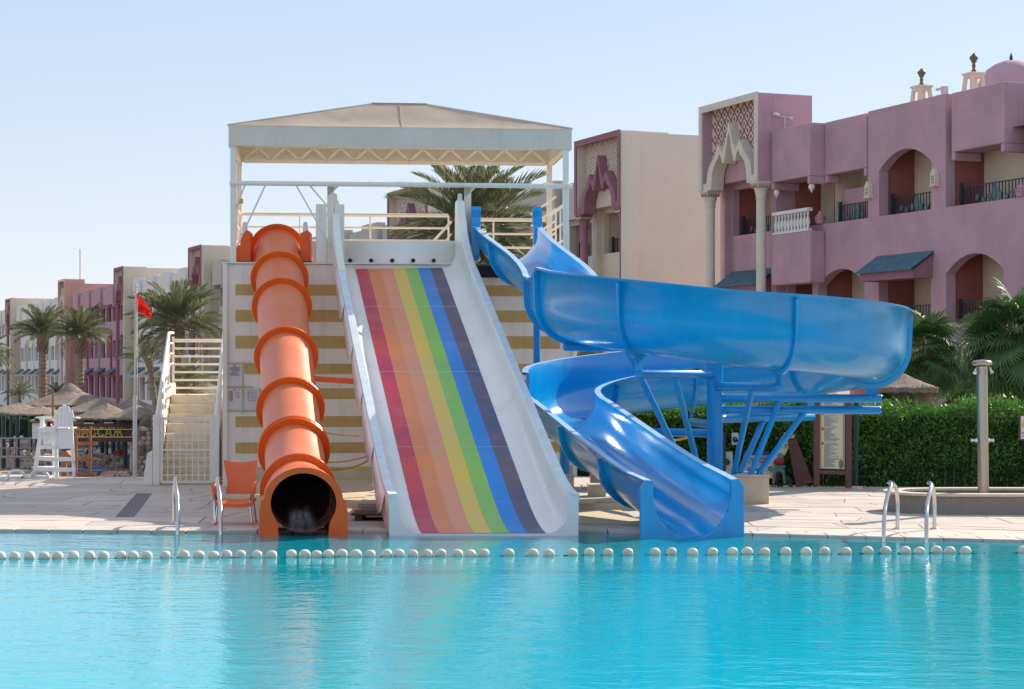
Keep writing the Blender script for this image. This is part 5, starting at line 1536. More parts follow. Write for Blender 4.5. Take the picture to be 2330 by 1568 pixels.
# ------------------------------------------------------------------ thatched parasols
def parasol(X, y_eave, d, half, rise, label, seed, group, zfoot, fringe=260, tiers=1, fine=1.0):
    rnd = random.Random(seed)
    c = P(X, y_eave, d)
    if d > 80: rise *= 0.86
    t = thing('thatched_parasol', label, 'parasol', (c.x, c.y, zfoot), group)
    n = 40
    rings = []
    for k in range(9):
        u = k / 8
        r = half * (1 - u) + 0.03
        z = c.z + rise * (u ** 1.12 if u < 0.95 else 1.0)
        rings.append([(c.x + r * math.cos(2 * PI * q / n) * (1 + rnd.uniform(-0.02, 0.02)), c.y + r * math.sin(2 * PI * q / n) * (1 + rnd.uniform(-0.02, 0.02)), z + rnd.uniform(-0.018, 0.018) * half) for q in range(n)])
    inner = [[(c.x + (p[0] - c.x) * 0.97, c.y + (p[1] - c.y) * 0.97, p[2] - 0.09) for p in r_] for r_ in rings]
    m_ = MB(); m_.rings(rings, True, False, True); m_.rings(inner, True, False, True); m_.rings([rings[0], inner[0]], True, False, False)
    ro = m_.build('thatch_roof', M_thatch, t)
    fr = MB()
    for k in range(fringe):
        a = rnd.uniform(0, 2 * PI)
        tier = rnd.random()
        rr = half * rnd.uniform(0.93, 1.02) if tier < 0.6 else half * rnd.uniform(0.1, 0.95)
        z = c.z + rise * max(0, 1 - rr / half) ** 1.1
        p = Vector((c.x + rr * math.cos(a), c.y + rr * math.sin(a), z + 0.015))
        out = Vector((math.cos(a), math.sin(a), 0)); sd = Vector((-out.y, out.x, 0))
        dn = (out * half * 0.07 + Vector((0, 0, -rise * 0.09 - 0.02)) + sd * rnd.uniform(-0.03, 0.03) * half) * rnd.uniform(0.6, 1.4)
        w = sd * 0.010 * half * rnd.uniform(0.6, 1.4)
        fr.add([p - w, p + w, p + dn + w * 0.4, p + dn - w * 0.4], [(0, 1, 2, 3)])
    tagp(fr.build('straw_fringe', M_straw, ro), kind='stuff')
    MB().tube([(c.x, c.y, zfoot - 0.2), (c.x, c.y, c.z + rise * 0.8)], 0.08 * fine, 8).build('pole', M_iron if d > 60 else M_stem, t)
    m_ = MB()
    for k in range(8):
        a = 2 * PI * k / 8
        m_.tube([(c.x, c.y, c.z + rise * 0.72), (c.x + half * 0.93 * math.cos(a), c.y + half * 0.93 * math.sin(a), c.z - 0.06)], 0.03 * fine, 5)
    m_.build('ribs', M_stem, t)
    if tiers > 1:
        m_ = MB()
        m_.lathe([(half * 0.26, rise * 0.74), (half * 0.18, rise * 0.95), (half * 0.07, rise * 1.16), (0.02, rise * 1.24)], (c.x, c.y, c.z), 24)
        m_.build('cap_tuft', M_thatch, ro)
    return t
GP = 'thatched beach parasols'
B = -2.45
parasol(160, 921, 112, 2.65, 1.15, 'widest thatched parasol with a raised peak, around the second palm trunk', 1, GP, B, 260, 2)
parasol(40, 937, 106, 1.85, 0.55, 'pale thatched parasol just left of the lifeguard chair', 2, GP, B)
parasol(-8, 934, 112, 1.1, 0.45, 'thatched parasol cut by the left frame edge', 3, GP, B)
parasol(92, 941, 101, 1.5, 0.45, 'thatched parasol directly behind the thin wooden pole', 4, GP, B)
parasol(228, 936, 108, 2.1, 0.85, 'grey thatched parasol behind the back of the lifeguard chair', 5, GP, B)
parasol(243, 950, 97, 1.6, 0.82, 'brown thatched parasol above the yellow lettered sign, left of two', 6, GP, B)
parasol(280, 950, 98, 1.5, 0.7, 'thatched parasol squeezed between two others above the sign', 7, GP, B)
parasol(312, 950, 95, 1.35, 0.72, 'brown thatched parasol behind the flagpole', 8, GP, B)
parasol(302, 936, 110, 1.75, 0.92, 'tall grey thatched parasol behind the row over the sign', 9, GP, B)
parasol(352, 937, 106, 1.1, 0.5, 'thatched parasol half hidden by the staircase', 10, GP, B)
parasol(120, 956, 99, 1.1, 0.4, 'lowest thatched parasol behind the arm of the lifeguard chair', 11, GP, B)
parasol(2052, 882, 38.2, 0.66, 0.27, 'thatched parasol beside the fan palms right of the blue loop', 12, 'thatched parasols near the pool', 0.0, 700)
parasol(470, 897, 76, 1.5, 0.42, 'thatched roof just showing over the stair landing', 13, 'thatched parasols near the pool', -1.5, 300)
posts = [(8, 96), (26, 99), (40, 97), (70, 101), (84, 98), (100, 100), (258, 99), (270, 103), (306, 98), (322, 101), (285, 96), (233, 100)]
WORDS = ('1st', '2nd', '3rd', '4th', '5th', '6th', '7th', '8th', '9th', '10th', '11th', '12th')
for k, (X, d) in enumerate(sorted(posts)):
    b_ = P(X, 1015, d); zt = P(X, 945, d).z
    o = MB().tube([(b_.x, b_.y, -2.6), (b_.x, b_.y, zt)], 0.11, 8).build('timber_post', M_iron)
    tagp(o, 'dark post under the beach parasols, %s from the left of the row' % WORDS[k], 'post', 'dark posts below the beach parasols')

# ------------------------------------------------------------------ the beach terrace on the left
tz = -2.02
terr = MB()
terr.add([(-40, 97.6, tz), (-17.6, 97.2, tz), (-14, 99.5, tz), (-40, 126, tz), (-8, 126, tz)], [(0, 1, 2, 4, 3)])
tagp(terr.build('sand_terrace', M_sand, fix=False), kind='structure')
SW_ = thing('retaining_wall', 'beach retaining wall of mixed round field stones below the lettered sign', 'stone wall', (-20, 97.4, -2.9))
MB().prism([(-40, 97.2, -3.1), (-17.6, 96.9, -3.1), (-14, 99.2, -3.1), (-14, 99.8, -3.1), (-17.6, 97.6, -3.1), (-40, 98, -3.1)], (0, 0, 1.06)).build('wall_core', M_rock, SW_)
rocks = []
for q in range(4):
    m_ = MB(); rnd = random.Random(40 + q)
    m_.rings([[((0.5 * math.cos(2 * PI * k / 7)) * s * rnd.uniform(0.85, 1.1), -y_ * 0.5, (0.5 * math.sin(2 * PI * k / 7)) * s * rnd.uniform(0.85, 1.1)) for k in range(7)] for y_, s in ((0, 1), (0.25, 0.9), (0.42, 0.5))], True, True, True)
    o = m_.build('stone', M_rock); rocks.append(o.data); bpy.data.objects.remove(o)
def wall_stones(parent, a, b, z0, z1, size, seed, limit):
    rnd = random.Random(seed); a = Vector(a); b = Vector(b); L_ = (b - a).length; ang = math.atan2(b.y - a.y, b.x - a.x)
    z = z0; n = 0; w0 = wloc(parent)
    while z < z1 and n < limit:
        u = rnd.random() * size; hh = size * rnd.uniform(0.75, 1.0)
        while u < L_ and n < limit:
            w = size * rnd.uniform(0.8, 1.7)
            p = a.lerp(b, min(1, (u + w / 2) / L_)); p.z = z + hh / 2
            M = Matrix.Translation(p - w0) @ Matrix.Rotation(ang, 4, 'Z') @ Matrix.Rotation(rnd.uniform(-0.3, 0.3), 4, 'Y') @ Matrix.Diagonal((w * 1.02, size * 0.9, hh * 1.08, 1))
            inst(rnd.choice(rocks), 'stone', parent, M); n += 1
            u += w
        z += hh * 0.93
wall_stones(SW_, (-23.0, 97.0, 0), (-17.6, 96.85, 0), -2.95, -2.0, 0.20, 3, 130)
wall_stones(SW_, (-25.5, 97.05, 0), (-23.0, 97.0, 0), -2.95, -1.6, 0.24, 4, 60)
wall_stones(SW_, (-17.6, 96.85, 0), (-15.5, 98.2, 0), -2.95, -2.0, 0.22, 5, 60)
SP = thing('stone_pier', 'rough stone pier at the right end of the lettered sign', 'stone pier', P(330, 1030, 92))
pc = P(333, 1030, 92)
MB().prism([(pc.x - 0.75, pc.y, -3), (pc.x + 1.0, pc.y, -3), (pc.x + 1.0, pc.y, 0.1), (pc.x - 0.15, pc.y, 0.1), (pc.x - 0.45, pc.y, -0.6)], (0, 0.9, 0)).build('pier_core', M_rock, SP)
wall_stones(SP, (pc.x - 0.45, pc.y - 0.04, 0), (pc.x + 1.0, pc.y - 0.04, 0), -2.9, 0.0, 0.27, 8, 60)
SL = thing('low_stone_kerb', 'low curved kerb of field stones at the deck edge by the flagpole', 'stone kerb', P(290, 1083, 39))
ka, kb = P(240, 1086, 38.6), P(338, 1084, 38.4)
MB().bar(ka + Vector((0, 0.1, -0.12)), kb + Vector((0, 0.1, -0.12)), 0.28, 0.3).build('kerb_core', M_rock, SL)
wall_stones(SL, (ka.x, ka.y - 0.03, 0), (kb.x, kb.y - 0.03, 0), -0.12, 0.075, 0.09, 9, 45)

# massage pavilion beam with cut-out letters and tied curtains
PV = thing('pavilion', 'dark brown pavilion beam with yellow Cyrillic letters and tied white curtains', 'pavilion', P(255, 1072, 95))
def PVp(X, y, dd=0.0): return P(X, y, 95 + dd)
def pbar(X0, X1, y, th, name, m, dd=0):
    MB().bar(PVp(X0, y, dd), PVp(X1, y, dd), 0.12, th * 95 / FPX).build(name, m, PV)
pbar(168, 334, 968.5, 8, 'beam', M_dkwood); pbar(168, 334, 1001, 9, 'beam', M_dkwood)
pbar(168, 334, 977, 1.6, 'white_strip', M_lgwhite); pbar(168, 334, 994.5, 1.6, 'white_strip', M_lgwhite)
MB().box(*[q for q in (PVp(283, 985).x, PVp(311, 985).x, 94.95, 95.05, PVp(0, 996).z, PVp(0, 976).z)]).build('plank_panel', M_dkwood, PV)
MB().box(*[q for q in (PVp(315, 985).x, PVp(332, 985).x, 94.95, 95.05, PVp(0, 997).z, PVp(0, 973).z)]).build('plank_panel', M_dkwood, PV)
lt = text_mesh('МАССАЖ', 0.62, 0.02, 'lettering', 'RIGHT')
lo_ = bpy.data.objects.new('lettering', lt); COL.objects.link(lo_); lt.materials.append(M_yellowpaint)
wloc_pv = wloc(PV)
lo_.parent = PV
lo_.location = Vector((PVp(281, 994).x, 94.93, PVp(281, 994).z + 0.01)) - wloc_pv
lo_.rotation_euler = (R(90), 0, 0); lo_.scale = (0.86, 1, 1)
lo2 = bpy.data.objects.new('lettering', lt); COL.objects.link(lo2); lo2.parent = PV
lo2.location = Vector((PVp(182, 994).x, 95.4, PVp(281, 994).z + 0.01)) - wloc_pv
lo2.rotation_euler = (R(90), 0, R(180)); lo2.scale = (0.86, 1, 1)
for X in (300, 316):
    rings = []
    for y, w in ((1002, 7.5), (1015, 4.5), (1025, 2.4), (1028, 2.2), (1040, 4.2), (1060, 4.6), (1072, 4.0)):
        c = PVp(X if X == 300 else X, y, 0.3); k = 95 / FPX
        rings.append([(c.x + w * k * math.cos(2 * PI * q / 16) * (1 + 0.15 * (q % 2)), c.y + w * k * 0.6 * math.sin(2 * PI * q / 16) * (1 + 0.15 * (q % 2)), c.z) for q in range(16)])
    MB().rings(rings, True, True, True).build('tied_curtain', M_curtain, PV)
MB().bar(PVp(320, 1068), PVp(320, 1002), 0.11).build('post', M_dkwood, PV)
MB().bar(PVp(314, 1002), PVp(314, 970), 0.1).build('post', M_dkwood, PV)
MB().bar(PVp(170, 1068), PVp(170, 965), 0.11).build('post', M_dkwood, PV)
for k in range(3):
    x = (200, 245, 310)[k]
    pbar(x - 8, x + 14, 963 + (k == 1) * -1, 2.2, 'roof_slat', M_lgwhite, 0.5)

def lounger_far(X, y, d, lb, seed, flip=1):
    c = P(X, y, d); t = thing('sun_lounger', lb, 'sun lounger', c, 'blue loungers on the beach terrace')
    k = d / FPX
    MB().prism([(c.x - 18 * k, c.y, c.z + 3 * k), (c.x + 6 * k, c.y, c.z + 5 * k), (c.x + 14 * k * flip, c.y, c.z + 16 * k), (c.x + 14 * k * flip + 0.05, c.y, c.z + 13 * k), (c.x + 7 * k, c.y, c.z + 2 * k), (c.x - 18 * k, c.y, c.z)], (0, 0.65, 0)).build('mattress', M_lblue, t)
    m_ = MB()
    m_.bar((c.x - 18 * k, c.y - 0.04, c.z - 1.5 * k), (c.x + 9 * k, c.y - 0.04, c.z + 1 * k), 0.05, 0.07)
    m_.bar((c.x + 4 * k, c.y - 0.04, c.z - 7 * k), (c.x + 15 * k, c.y - 0.04, c.z + 12 * k), 0.05, 0.07)
    m_.bar((c.x - 12 * k, c.y - 0.04, c.z - 7 * k), (c.x - 10 * k, c.y - 0.04, c.z), 0.05, 0.06)
    m_.build('frame', M_lwhite, t)
lounger_far(184, 1031, 98.5, 'blue mattress lounger seen behind the wooden rack, left one', 1)
lounger_far(203, 1030, 99.0, 'blue mattress lounger with raised back right of the wooden rack', 2)
lounger_far(158, 1027, 100, 'pale lounger mostly hidden behind the lifeguard chair', 3)
lounger_far(14, 1009, 101, 'blue lounger behind the metal railing at the left edge', 4)
lounger_far(30, 1008, 103, 'second blue lounger behind the metal railing, farther right', 5)
rl = thing('metal_railing', 'thin metal railing along the beach wall at the left edge', 'railing', P(40, 1040, 94))
for y, r in ((997.5, 0.035), (1020, 0.02), (1040, 0.05)):
    MB().tube([P(-6, y, 94), P(74, y, 94)], r, 8).build('rail', M_dullrail, rl)
for X in (3, 38, 68):
    MB().tube([P(X, 1042, 94), P(X, 997, 94)], 0.03, 8).build('rail_post', M_dullrail, rl)
cb = thing('kiosk_wall', 'small whitewashed kiosk corner under the parasols behind the lifeguard chair', 'kiosk', P(83, 1000, 97))
q0, q1 = P(73, 999, 97), P(97, 963, 97)
MB().box(q0.x, q1.x, 97, 98, q0.z, q1.z).build('wall', M_offwh, cb)
MB().box(q0.x - 0.07, q1.x + 0.05, 96.92, 98.08, q1.z + 0.003, q1.z + 0.06).build('coping', M_dkwood, cb)
rx = thing('red_box', 'red box with a pyramid lid on the stone wall left of the curtain', 'box', P(274, 1036, 96.5))
c0 = P(274, 1036, 96.9)
MB().lathe([(0.35, 0), (0.36, 0.18), (0.38, 0.182), (0.16, 0.27), (0.001, 0.30)], (c0.x, c0.y, c0.z), 4, False).build('box_body', M_red, rx)
kb_ = thing('kayak', 'dark navy kayak lying behind the wooden rack', 'kayak', P(205, 1078, 52))
k0, k1 = P(160, 1074, 52), P(236, 1068, 52); kk = 52 / FPX
MB().rings([[(k0.x + (k1.x - k0.x) * u, 52 + 0.34 * math.sin(2 * PI * q / 10) * w, k0.z + (0.02 if u < 0.9 else 0.05) + (0.11 * math.cos(2 * PI * q / 10) - 0.07) * w) for q in range(10)] for u, w in ((0, 0.3), (0.12, 0.8), (0.35, 1), (0.65, 1), (0.88, 0.7), (1, 0.06))], True, True, True).build('hull', M_navy, kb_)
MB().tube([k0 + Vector((0, -0.3, 0.05)), P(200, 1068.5, 51.7), k1 + Vector((0, -0.05, 0.03))], 0.018, 6).build('gunwale', M_lblue, kb_)

# ------------------------------------------------------------------ flagpole and flag
FPp = P(307, 1084, 38.2); fx, fy = FPp.x, FPp.y
k = 38.2 / FPX
fpz = lambda y: CAM_H + (850 - y) * k
fl = thing('flagpole', 'tall slim flagpole left of the staircase, thicker below', 'flagpole', (fx, fy, fpz(1086)))
MB().tube([(fx, fy, fpz(1088)), (fx, fy, fpz(905)), (fx, fy, fpz(900))], [0.042, 0.042, 0.027], 12).build('lower_tube', M_galv, fl)
MB().tube([(fx, fy, fpz(900)), (fx + 0.02, fy, fpz(652))], 0.022, 10).build('upper_tube', M_galv, fl)
MB().lathe([(0.03, 0), (0.035, 0.02), (0.001, 0.05)], (fx + 0.02, fy, fpz(652)), 10).build('cap', M_galv, fl)
MB().tube([(fx + 0.05, fy - 0.02, fpz(662)), (fx + 0.06, fy - 0.03, fpz(800)), (fx + 0.035, fy - 0.02, fpz(985))], 0.006, 5).build('halyard', M_lgwhite, fl)
MB().lathe([(0.05, 0), (0.055, 0.04), (0.05, 0.06)], (fx, fy, fpz(990)), 10).build('clamp', M_galv, fl)
fg = thing('flag', 'red flag hanging limp from the flagpole top', 'flag', P(312, 690, 38.2))
rows_ = []
for j in range(17):
    u = j / 16
    top = Vector((311 + 35 * u, 666 + 44 * u ** 1.1)); bot = Vector((311.5 + 32 * u, 708 + 18 * u))
    row = []
    for i in range(13):
        t = i / 12
        q = top.lerp(bot, t)
        row.append(P(q.x, q.y, 38.2 - 0.10 * math.sin(u * 9 + t * 2.2) * u - 0.05 * math.sin(t * 7 + u * 4)))
    rows_.append(row)
v = [tuple(p) for r_ in rows_ for p in r_]
MB().add(v, [(j * 13 + i, j * 13 + i + 1, (j + 1) * 13 + i + 1, (j + 1) * 13 + i) for j in range(16) for i in range(12)], True).build('cloth', M_flag, fg, fix=False)

# ------------------------------------------------------------------ lifeguard chair, rack, bits at the deck edge
D0 = 37.2
def Lp(X, y, dd=0.0): return P(X, y, D0 + dd)
lc = thing('lifeguard_chair', 'white high lifeguard chair with a rounded slatted back', 'lifeguard chair', Lp(126, 1085))
def lbar(a, b, w, h, name, m=M_lgwhite, up=(0, 0, 1)):
    return MB().bar(a, b, w, h, up).build(name, m, lc, bevel=0.004)
lbar(Lp(78, 1084, 0.1), Lp(98, 950, 0.3), 0.075, 0.06, 'leg', up=(0, 1, 0))
lbar(Lp(130, 1086, 0), Lp(127, 972, 0), 0.06, 0.05, 'leg', up=(0, 1, 0))
lbar(Lp(168, 1084, 0), Lp(163, 972, 0), 0.055, 0.05, 'leg', up=(0, 1, 0))
lbar(Lp(122, 1086, 0.9), Lp(122, 950, 0.75), 0.05, 0.05, 'leg', up=(0, 1, 0))
for X0, y0, X1, y1 in ((77, 1066, 130, 1069), (130, 1069, 172, 1069), (81, 1043, 128, 1045), (128, 1045, 171, 1045), (90, 1017, 128, 1018), (97, 977, 127, 978)):
    lbar(Lp(X0, y0, -0.04), Lp(X1, y1, -0.04), 0.04, 0.075 if y0 != 977 else 0.10, 'rung')
lbar(Lp(80, 1040, 0.3), Lp(127, 1040, 0.3), 0.42, 0.02, 'step_board')
lbar(Lp(77, 1063, 0.3), Lp(127, 1063, 0.3), 0.42, 0.02, 'step_board')
MB().prism([Lp(131, 976, -0.02), Lp(163, 976, -0.02), Lp(163, 1021, -0.02), Lp(131, 1021, -0.02)], (0, 0.025, 0)).build('back_panel', M_lgwhite, lc)
MB().prism([Lp(97, 982, 0.1), Lp(125, 982, 0.1), Lp(125, 1012, 0.1), Lp(97, 1012, 0.1)], (0, 0.5, 0)).build('storage_box', M_lgwhite, lc)
lbar(Lp(96, 974, 0.3), Lp(164, 974, 0.25), 0.62, 0.03, 'seat')
tops = [(123, 139, 938), (134, 147, 926), (144, 153, 920.5), (154, 162, 924), (163, 168, 934)]
bots = [122, 133, 143, 152, 160]
for q, ((xt0, xt1, yt), xb) in enumerate(zip(tops, bots)):
    w = 9.0
    c_t = (133, 140, 149, 158, 164)[q]; 
    cX = 126.5 + 9.3 * q; cB = 126.5 + 8.6 * q
    MB().prism([Lp(cB - 4.1, 972, 0), Lp(cB + 4.1, 972, 0), Lp(cX + 4.3, yt + (10 if q == 4 else 2 + (q == 3) * 2), 0), Lp(cX + (2.0 if q < 3 else 0), yt, 0), Lp(cX - (2.0 if q > 1 else 0), yt, 0), Lp(cX - 4.3, yt + (10 if q == 0 else 2 + (q == 1) * 3), 0)], (0, 0.03, 0)).build('back_slat', M_lgwhite, lc, bevel=0.003)
lbar(Lp(123, 949, 0.05), Lp(166, 949, 0.05), 0.03, 0.05, 'slat_rail')
lbar(Lp(88, 950, 0.5), Lp(125, 951, 0.0), 0.13, 0.03, 'arm_rest'); lbar(Lp(162, 950, 0.0), Lp(175, 951, 0.2), 0.16, 0.03, 'arm_rest')
tb_ = thing('rescue_tube', 'red rescue buoy lying on the seat of the lifeguard chair', 'rescue buoy', Lp(130, 968, 0.35))
MB().tube([Lp(117, 968, 0.3), Lp(121, 963.5, 0.35), Lp(140, 963, 0.4), Lp(152, 967, 0.4)], [0.03, 0.055, 0.055, 0.03], 10).build('buoy_body', M_flag, tb_)
MB().tube([Lp(115.5, 965, 0.25), Lp(120, 970.5, 0.25)], 0.012, 6).build('strap', M_lwhite, tb_)
wr = thing('wooden_rack', 'varnished wooden ladder rack beside the lifeguard chair', 'wooden rack', Lp(195, 1083, 0.6))
for X0, X1, y1 in ((173, 174, 972), (204, 206, 971)):
    MB().bar(Lp(X0, 1084, 0.6), Lp(X1, y1, 0.6), 0.05, 0.05, (0, 1, 0)).build('upright', M_wood, wr, bevel=0.008)
for X0, X1, y in ((174, 204, 982), (169, 219, 1009.5), (169, 219, 1044), (170, 219, 1079)):
    MB().bar(Lp(X0, y, 0.55 if y > 1000 else 0.6), Lp(X1, y, 0.55 if y > 1000 else 0.6), 0.03, 0.062, (0, 0, 1)).build('cross_board', M_wood, wr, bevel=0.004)
bn = thing('roofed_bin', 'brown wooden bin with a small pitched roof behind the lifeguard chair', 'bin', Lp(147, 1084, 1.4))
MB().prism([Lp(132, 1040, 1.2), Lp(164, 1040, 1.2), Lp(150, 1026, 1.2)], (0, 0.5, 0)).build('roof', M_wood, bn)
for X in (120, 146):
    MB().prism([Lp(X - 7, 1084, 1.3), Lp(X + 7, 1084, 1.3), Lp(X + 5, 1072, 1.3), Lp(X + 4, 1050, 1.3), Lp(X - 4, 1050, 1.3), Lp(X - 5, 1072, 1.3)], (0, 0.08, 0)).build('leg_board', M_wood, bn)
pp = thing('wooden_pole', 'thin bare wooden pole standing behind the lifeguard chair', 'pole', Lp(119, 1086, 1.6))
MB().tube([Lp(119.5, 1088, 1.6), Lp(120.5, 889, 1.6)], 0.022, 8).build('pole_shaft', M_wood, pp)
for X, lb in ((35, 'folded white plastic lounger with arched arms at the left deck edge'), (88, 'white plastic lounger arm arch in front of the lifeguard chair foot')):
    t = thing('plastic_lounger', lb, 'sun lounger', Lp(X, 1088, 0.3), 'white plastic loungers at the deck edge')
    for dd in (0.0, 0.16):
        pts = [Lp(X + 18 * math.cos(PI - PI * q / 10) + 4 * q / 10, 1088 - 17 * math.sin(PI * q / 10) ** 0.8, dd) for q in range(11)]
        MB().tube(pts, 0.028, 8).build('arm_arch', M_lwhite, t)
    MB().bar(Lp(X - 32, 1086, 0.25), Lp(X + 26, 1086, 0.25), 0.5, 0.05).build('bed_slats', M_lwhite, t)
    MB().bar(Lp(X - 30, 1090, 0.5), Lp(X + 34, 1089, 0.5), 0.35, 0.04).build('mattress', M_lblue, t)

# ------------------------------------------------------------------ things beside and behind the slides on the right
ch = thing('orange_chair', 'orange plastic armchair with metal legs left of the tube mouth', 'chair', G(540, 1190))
c = G(549, 1186); cz = 0.03
def Cp(X, y, dd=0.0): return P(X + 5, y, 26.2 + dd)
bk = []
for j in range(9):
    t = j / 8
    y = 1046 + (1124 - 1046) * t
    xl = 503 + 9 * min(1, t * 1.6) - 4 * max(0, t - 0.7) * 3; xr = 581 - 3 * min(1, t * 1.6)
    row = []
    for i in range(11):
        u = i / 10
        sag = 5.5 * (1 - (2 * u - 1) ** 2) if j == 0 else 5.5 * (1 - (2 * u - 1) ** 2) * max(0, 1 - t * 2.5)
        p = Cp(xl + (xr - xl) * u, y + sag, -0.02 - 0.10 * t + 0.05 * (1 - (2 * u - 1) ** 2))
        row.append(p)
    bk.append(row)
front = bk; back_ = [[p + Vector((0, 0.012, 0)) for p in r_] for r_ in bk]
m_ = MB(); m_.rings(front, False, False, True); m_.rings(back_, False, False, True)
for a, b in (((front[0]), (back_[0])), ((front[-1]), (back_[-1]))): m_.rings([a, b], False, False, False)
m_.rings([[r_[0] for r_ in front], [r_[0] for r_ in back_]], False, False, False); m_.rings([[r_[-1] for r_ in front], [r_[-1] for r_ in back_]], False, False, False)
m_.build('backrest', M_chair, ch)
zseat = Cp(0, 1128).z
seat = []
for j in range(7):
    t = j / 6
    y_ = 26.12 - 0.46 * t
    seat.append([Vector((c.x - 0.215 - 0.02 * t + (0.45 + 0.03 * t) * i / 8, y_, zseat - 0.035 + 0.02 * ((i - 4) / 4) ** 2 + (0.0 if t < 0.8 else -0.04 * (t - 0.8) * 5))) for i in range(9)])
m_ = MB(); m_.rings(seat, False, False, True); m_.rings([[p + Vector((0, 0, -0.015)) for p in r_] for r_ in seat], False, False, True)
m_.rings([seat[-1], [p + Vector((0, 0, -0.05)) for p in seat[-1]]], False, False, False)
for i_ in (0, -1):
    m_.rings([[r_[i_] for r_ in seat], [r_[i_] + Vector((0, 0, -0.05)) for r_ in seat]], False, False, False)
m_.build('seat', M_chair, ch)
for s in (-1, 1):
    x = c.x + s * 0.255
    prof = [Vector((x - s * 0.02, 26.10, zseat + 0.20)), Vector((x, 25.98, zseat + 0.205)), Vector((x + s * 0.01, 25.8, zseat + 0.20)), Vector((x + s * 0.01, 25.66, zseat + 0.17)), Vector((x, 25.63, zseat + 0.10)), Vector((x - s * 0.02, 25.66, zseat - 0.02))]
    MB().rings([[p + Vector((-0.024, 0, 0.006)), p + Vector((0.024, 0, 0.006)), p + Vector((0.024, 0.006, -0.014)), p + Vector((-0.024, 0.006, -0.014))] for p in prof], True, True, True).build('armrest', M_chair, ch)
    for yy, x2 in ((25.70, 0.225), (26.10, 0.215)):
        MB().tube([(c.x + s * (x2 - 0.02), yy, zseat - 0.03), (c.x + s * (x2 + 0.015), yy + (-0.03 if yy < 26 else 0.04), cz + 0.02)], 0.0125, 8).build('leg', M_steel, ch)
        MB().lathe([(0.017, 0), (0.017, 0.03), (0.013, 0.035)], (c.x + s * (x2 + 0.015), yy + (-0.03 if yy < 26 else 0.04), cz + 0.001), 8).build('leg_cap', M_chair, ch)

def ladder(Xs, y_deck, y_top, label):
    base = G((Xs[0] + Xs[1]) / 2, y_deck)
    t = thing('pool_ladder', label, 'pool ladder', base, 'stainless pool ladders')
    for (Xd, Xw) in Xs[2]:
        a = G(Xd, y_deck); kk = a.y / FPX
        ztop = P(0, y_top, a.y - 0.3).z
        wx_, wy = P(Xw, 1215, edge_y(a.x) - 0.22).x, edge_y(a.x) - 0.22
        tx, ty = (a.x * 0.45 + wx_ * 0.55), (a.y * 0.45 + wy * 0.55)
        pts = [a, Vector((a.x, a.y, ztop * 0.62)), Vector((a.x * 0.8 + tx * 0.2, a.y * 0.88 + ty * 0.12, ztop * 0.9)), Vector((tx * 0.85 + a.x * 0.15, ty * 0.7 + a.y * 0.3, ztop)), Vector((tx, ty * 0.92 + wy * 0.08, ztop * 0.97)), Vector((wx_ * 0.6 + tx * 0.4, wy * 0.55 + ty * 0.45, ztop * 0.66)), Vector((wx_, wy, 0.12)), Vector((wx_, wy, -0.8))]
        # smooth the corner points
        sm = []
        for i in range(len(pts) - 1):
            p0_, p1_, p2_, p3_ = pts[max(i - 1, 0)], pts[i], pts[i + 1], pts[min(i + 2, len(pts) - 1)]
            for q in range(6):
                u = q / 6
                sm.append(0.5 * ((2 * p1_) + (p2_ - p0_) * u + (2 * p0_ - 5 * p1_ + 4 * p2_ - p3_) * u * u + (3 * p1_ - p0_ - 3 * p2_ + p3_) * u ** 3))
        sm.append(pts[-1])
        MB().tube(sm, 0.025, 12).build('grab_rail', M_steel, t)
        MB().lathe([(0.055, 0), (0.052, 0.012), (0.024, 0.02)], (a.x, a.y, 0.03), 14).build('foot_flange', M_steel, t)
    return t
ladder((395, 493, ((396, 404), (489, 502))), 1190, 1086, 'polished pool ladder at the left, beside the orange chair')
ladder((2040, 2118, ((2042, 2011), (2126, 2108))), 1204, 1095, 'polished pool ladder at the right, in front of the shower basin')

# outdoor shower in its oval basin
SC = P(2238, 1140, 28.35); SC.z = 0.03
bs_ = thing('shower_basin', 'low oval shower basin faced with speckled stone, pale rim', 'shower basin', SC)
def ov(rx, ry, z, n=48): return [(SC.x + 0.1 + rx * math.copysign(abs(math.cos(2 * PI * k / n)) ** 0.75, math.cos(2 * PI * k / n)), SC.y + ry * math.copysign(abs(math.sin(2 * PI * k / n)) ** 0.75, math.sin(2 * PI * k / n)), z) for k in range(n)]
MB().rings([ov(1.48, 0.82, 0.02), ov(1.48, 0.82, 0.285), ov(1.30, 0.66, 0.285), ov(1.30, 0.66, 0.06)], True, False, False).build('basin_wall', M_granite, bs_)
MB().rings([ov(1.52, 0.86, 0.286), ov(1.52, 0.86, 0.322), ov(1.27, 0.63, 0.322), ov(1.27, 0.63, 0.286), ov(1.52, 0.86, 0.286)], True, False, False).build('basin_rim', M_rim, bs_, bevel=0.006)
MB().add(ov(1.31, 0.67, 0.07), [tuple(range(48))]).build('basin_floor', M_granite, bs_)
sh = thing('shower_column', 'brushed steel shower column with domed cap and two spray heads', 'shower', (SC.x, SC.y, 0.07))
def shz(y): return CAM_H + (850 - y) * SC.y / FPX
SR = 0.078
xo = P(2234, 900, SC.y).x
MB().tube([(SC.x - 0.0, SC.y, 0.07), (xo, SC.y, shz(834))], SR, 24).build('column_tube', M_brushed, sh)
MB().lathe([(0.10, 0), (0.145, 0.012), (0.145, 0.045), (0.12, 0.07), (0.05, 0.082), (0.001, 0.085)], (xo, SC.y, shz(832)), 28).build('domed_cap', M_brushed, sh)
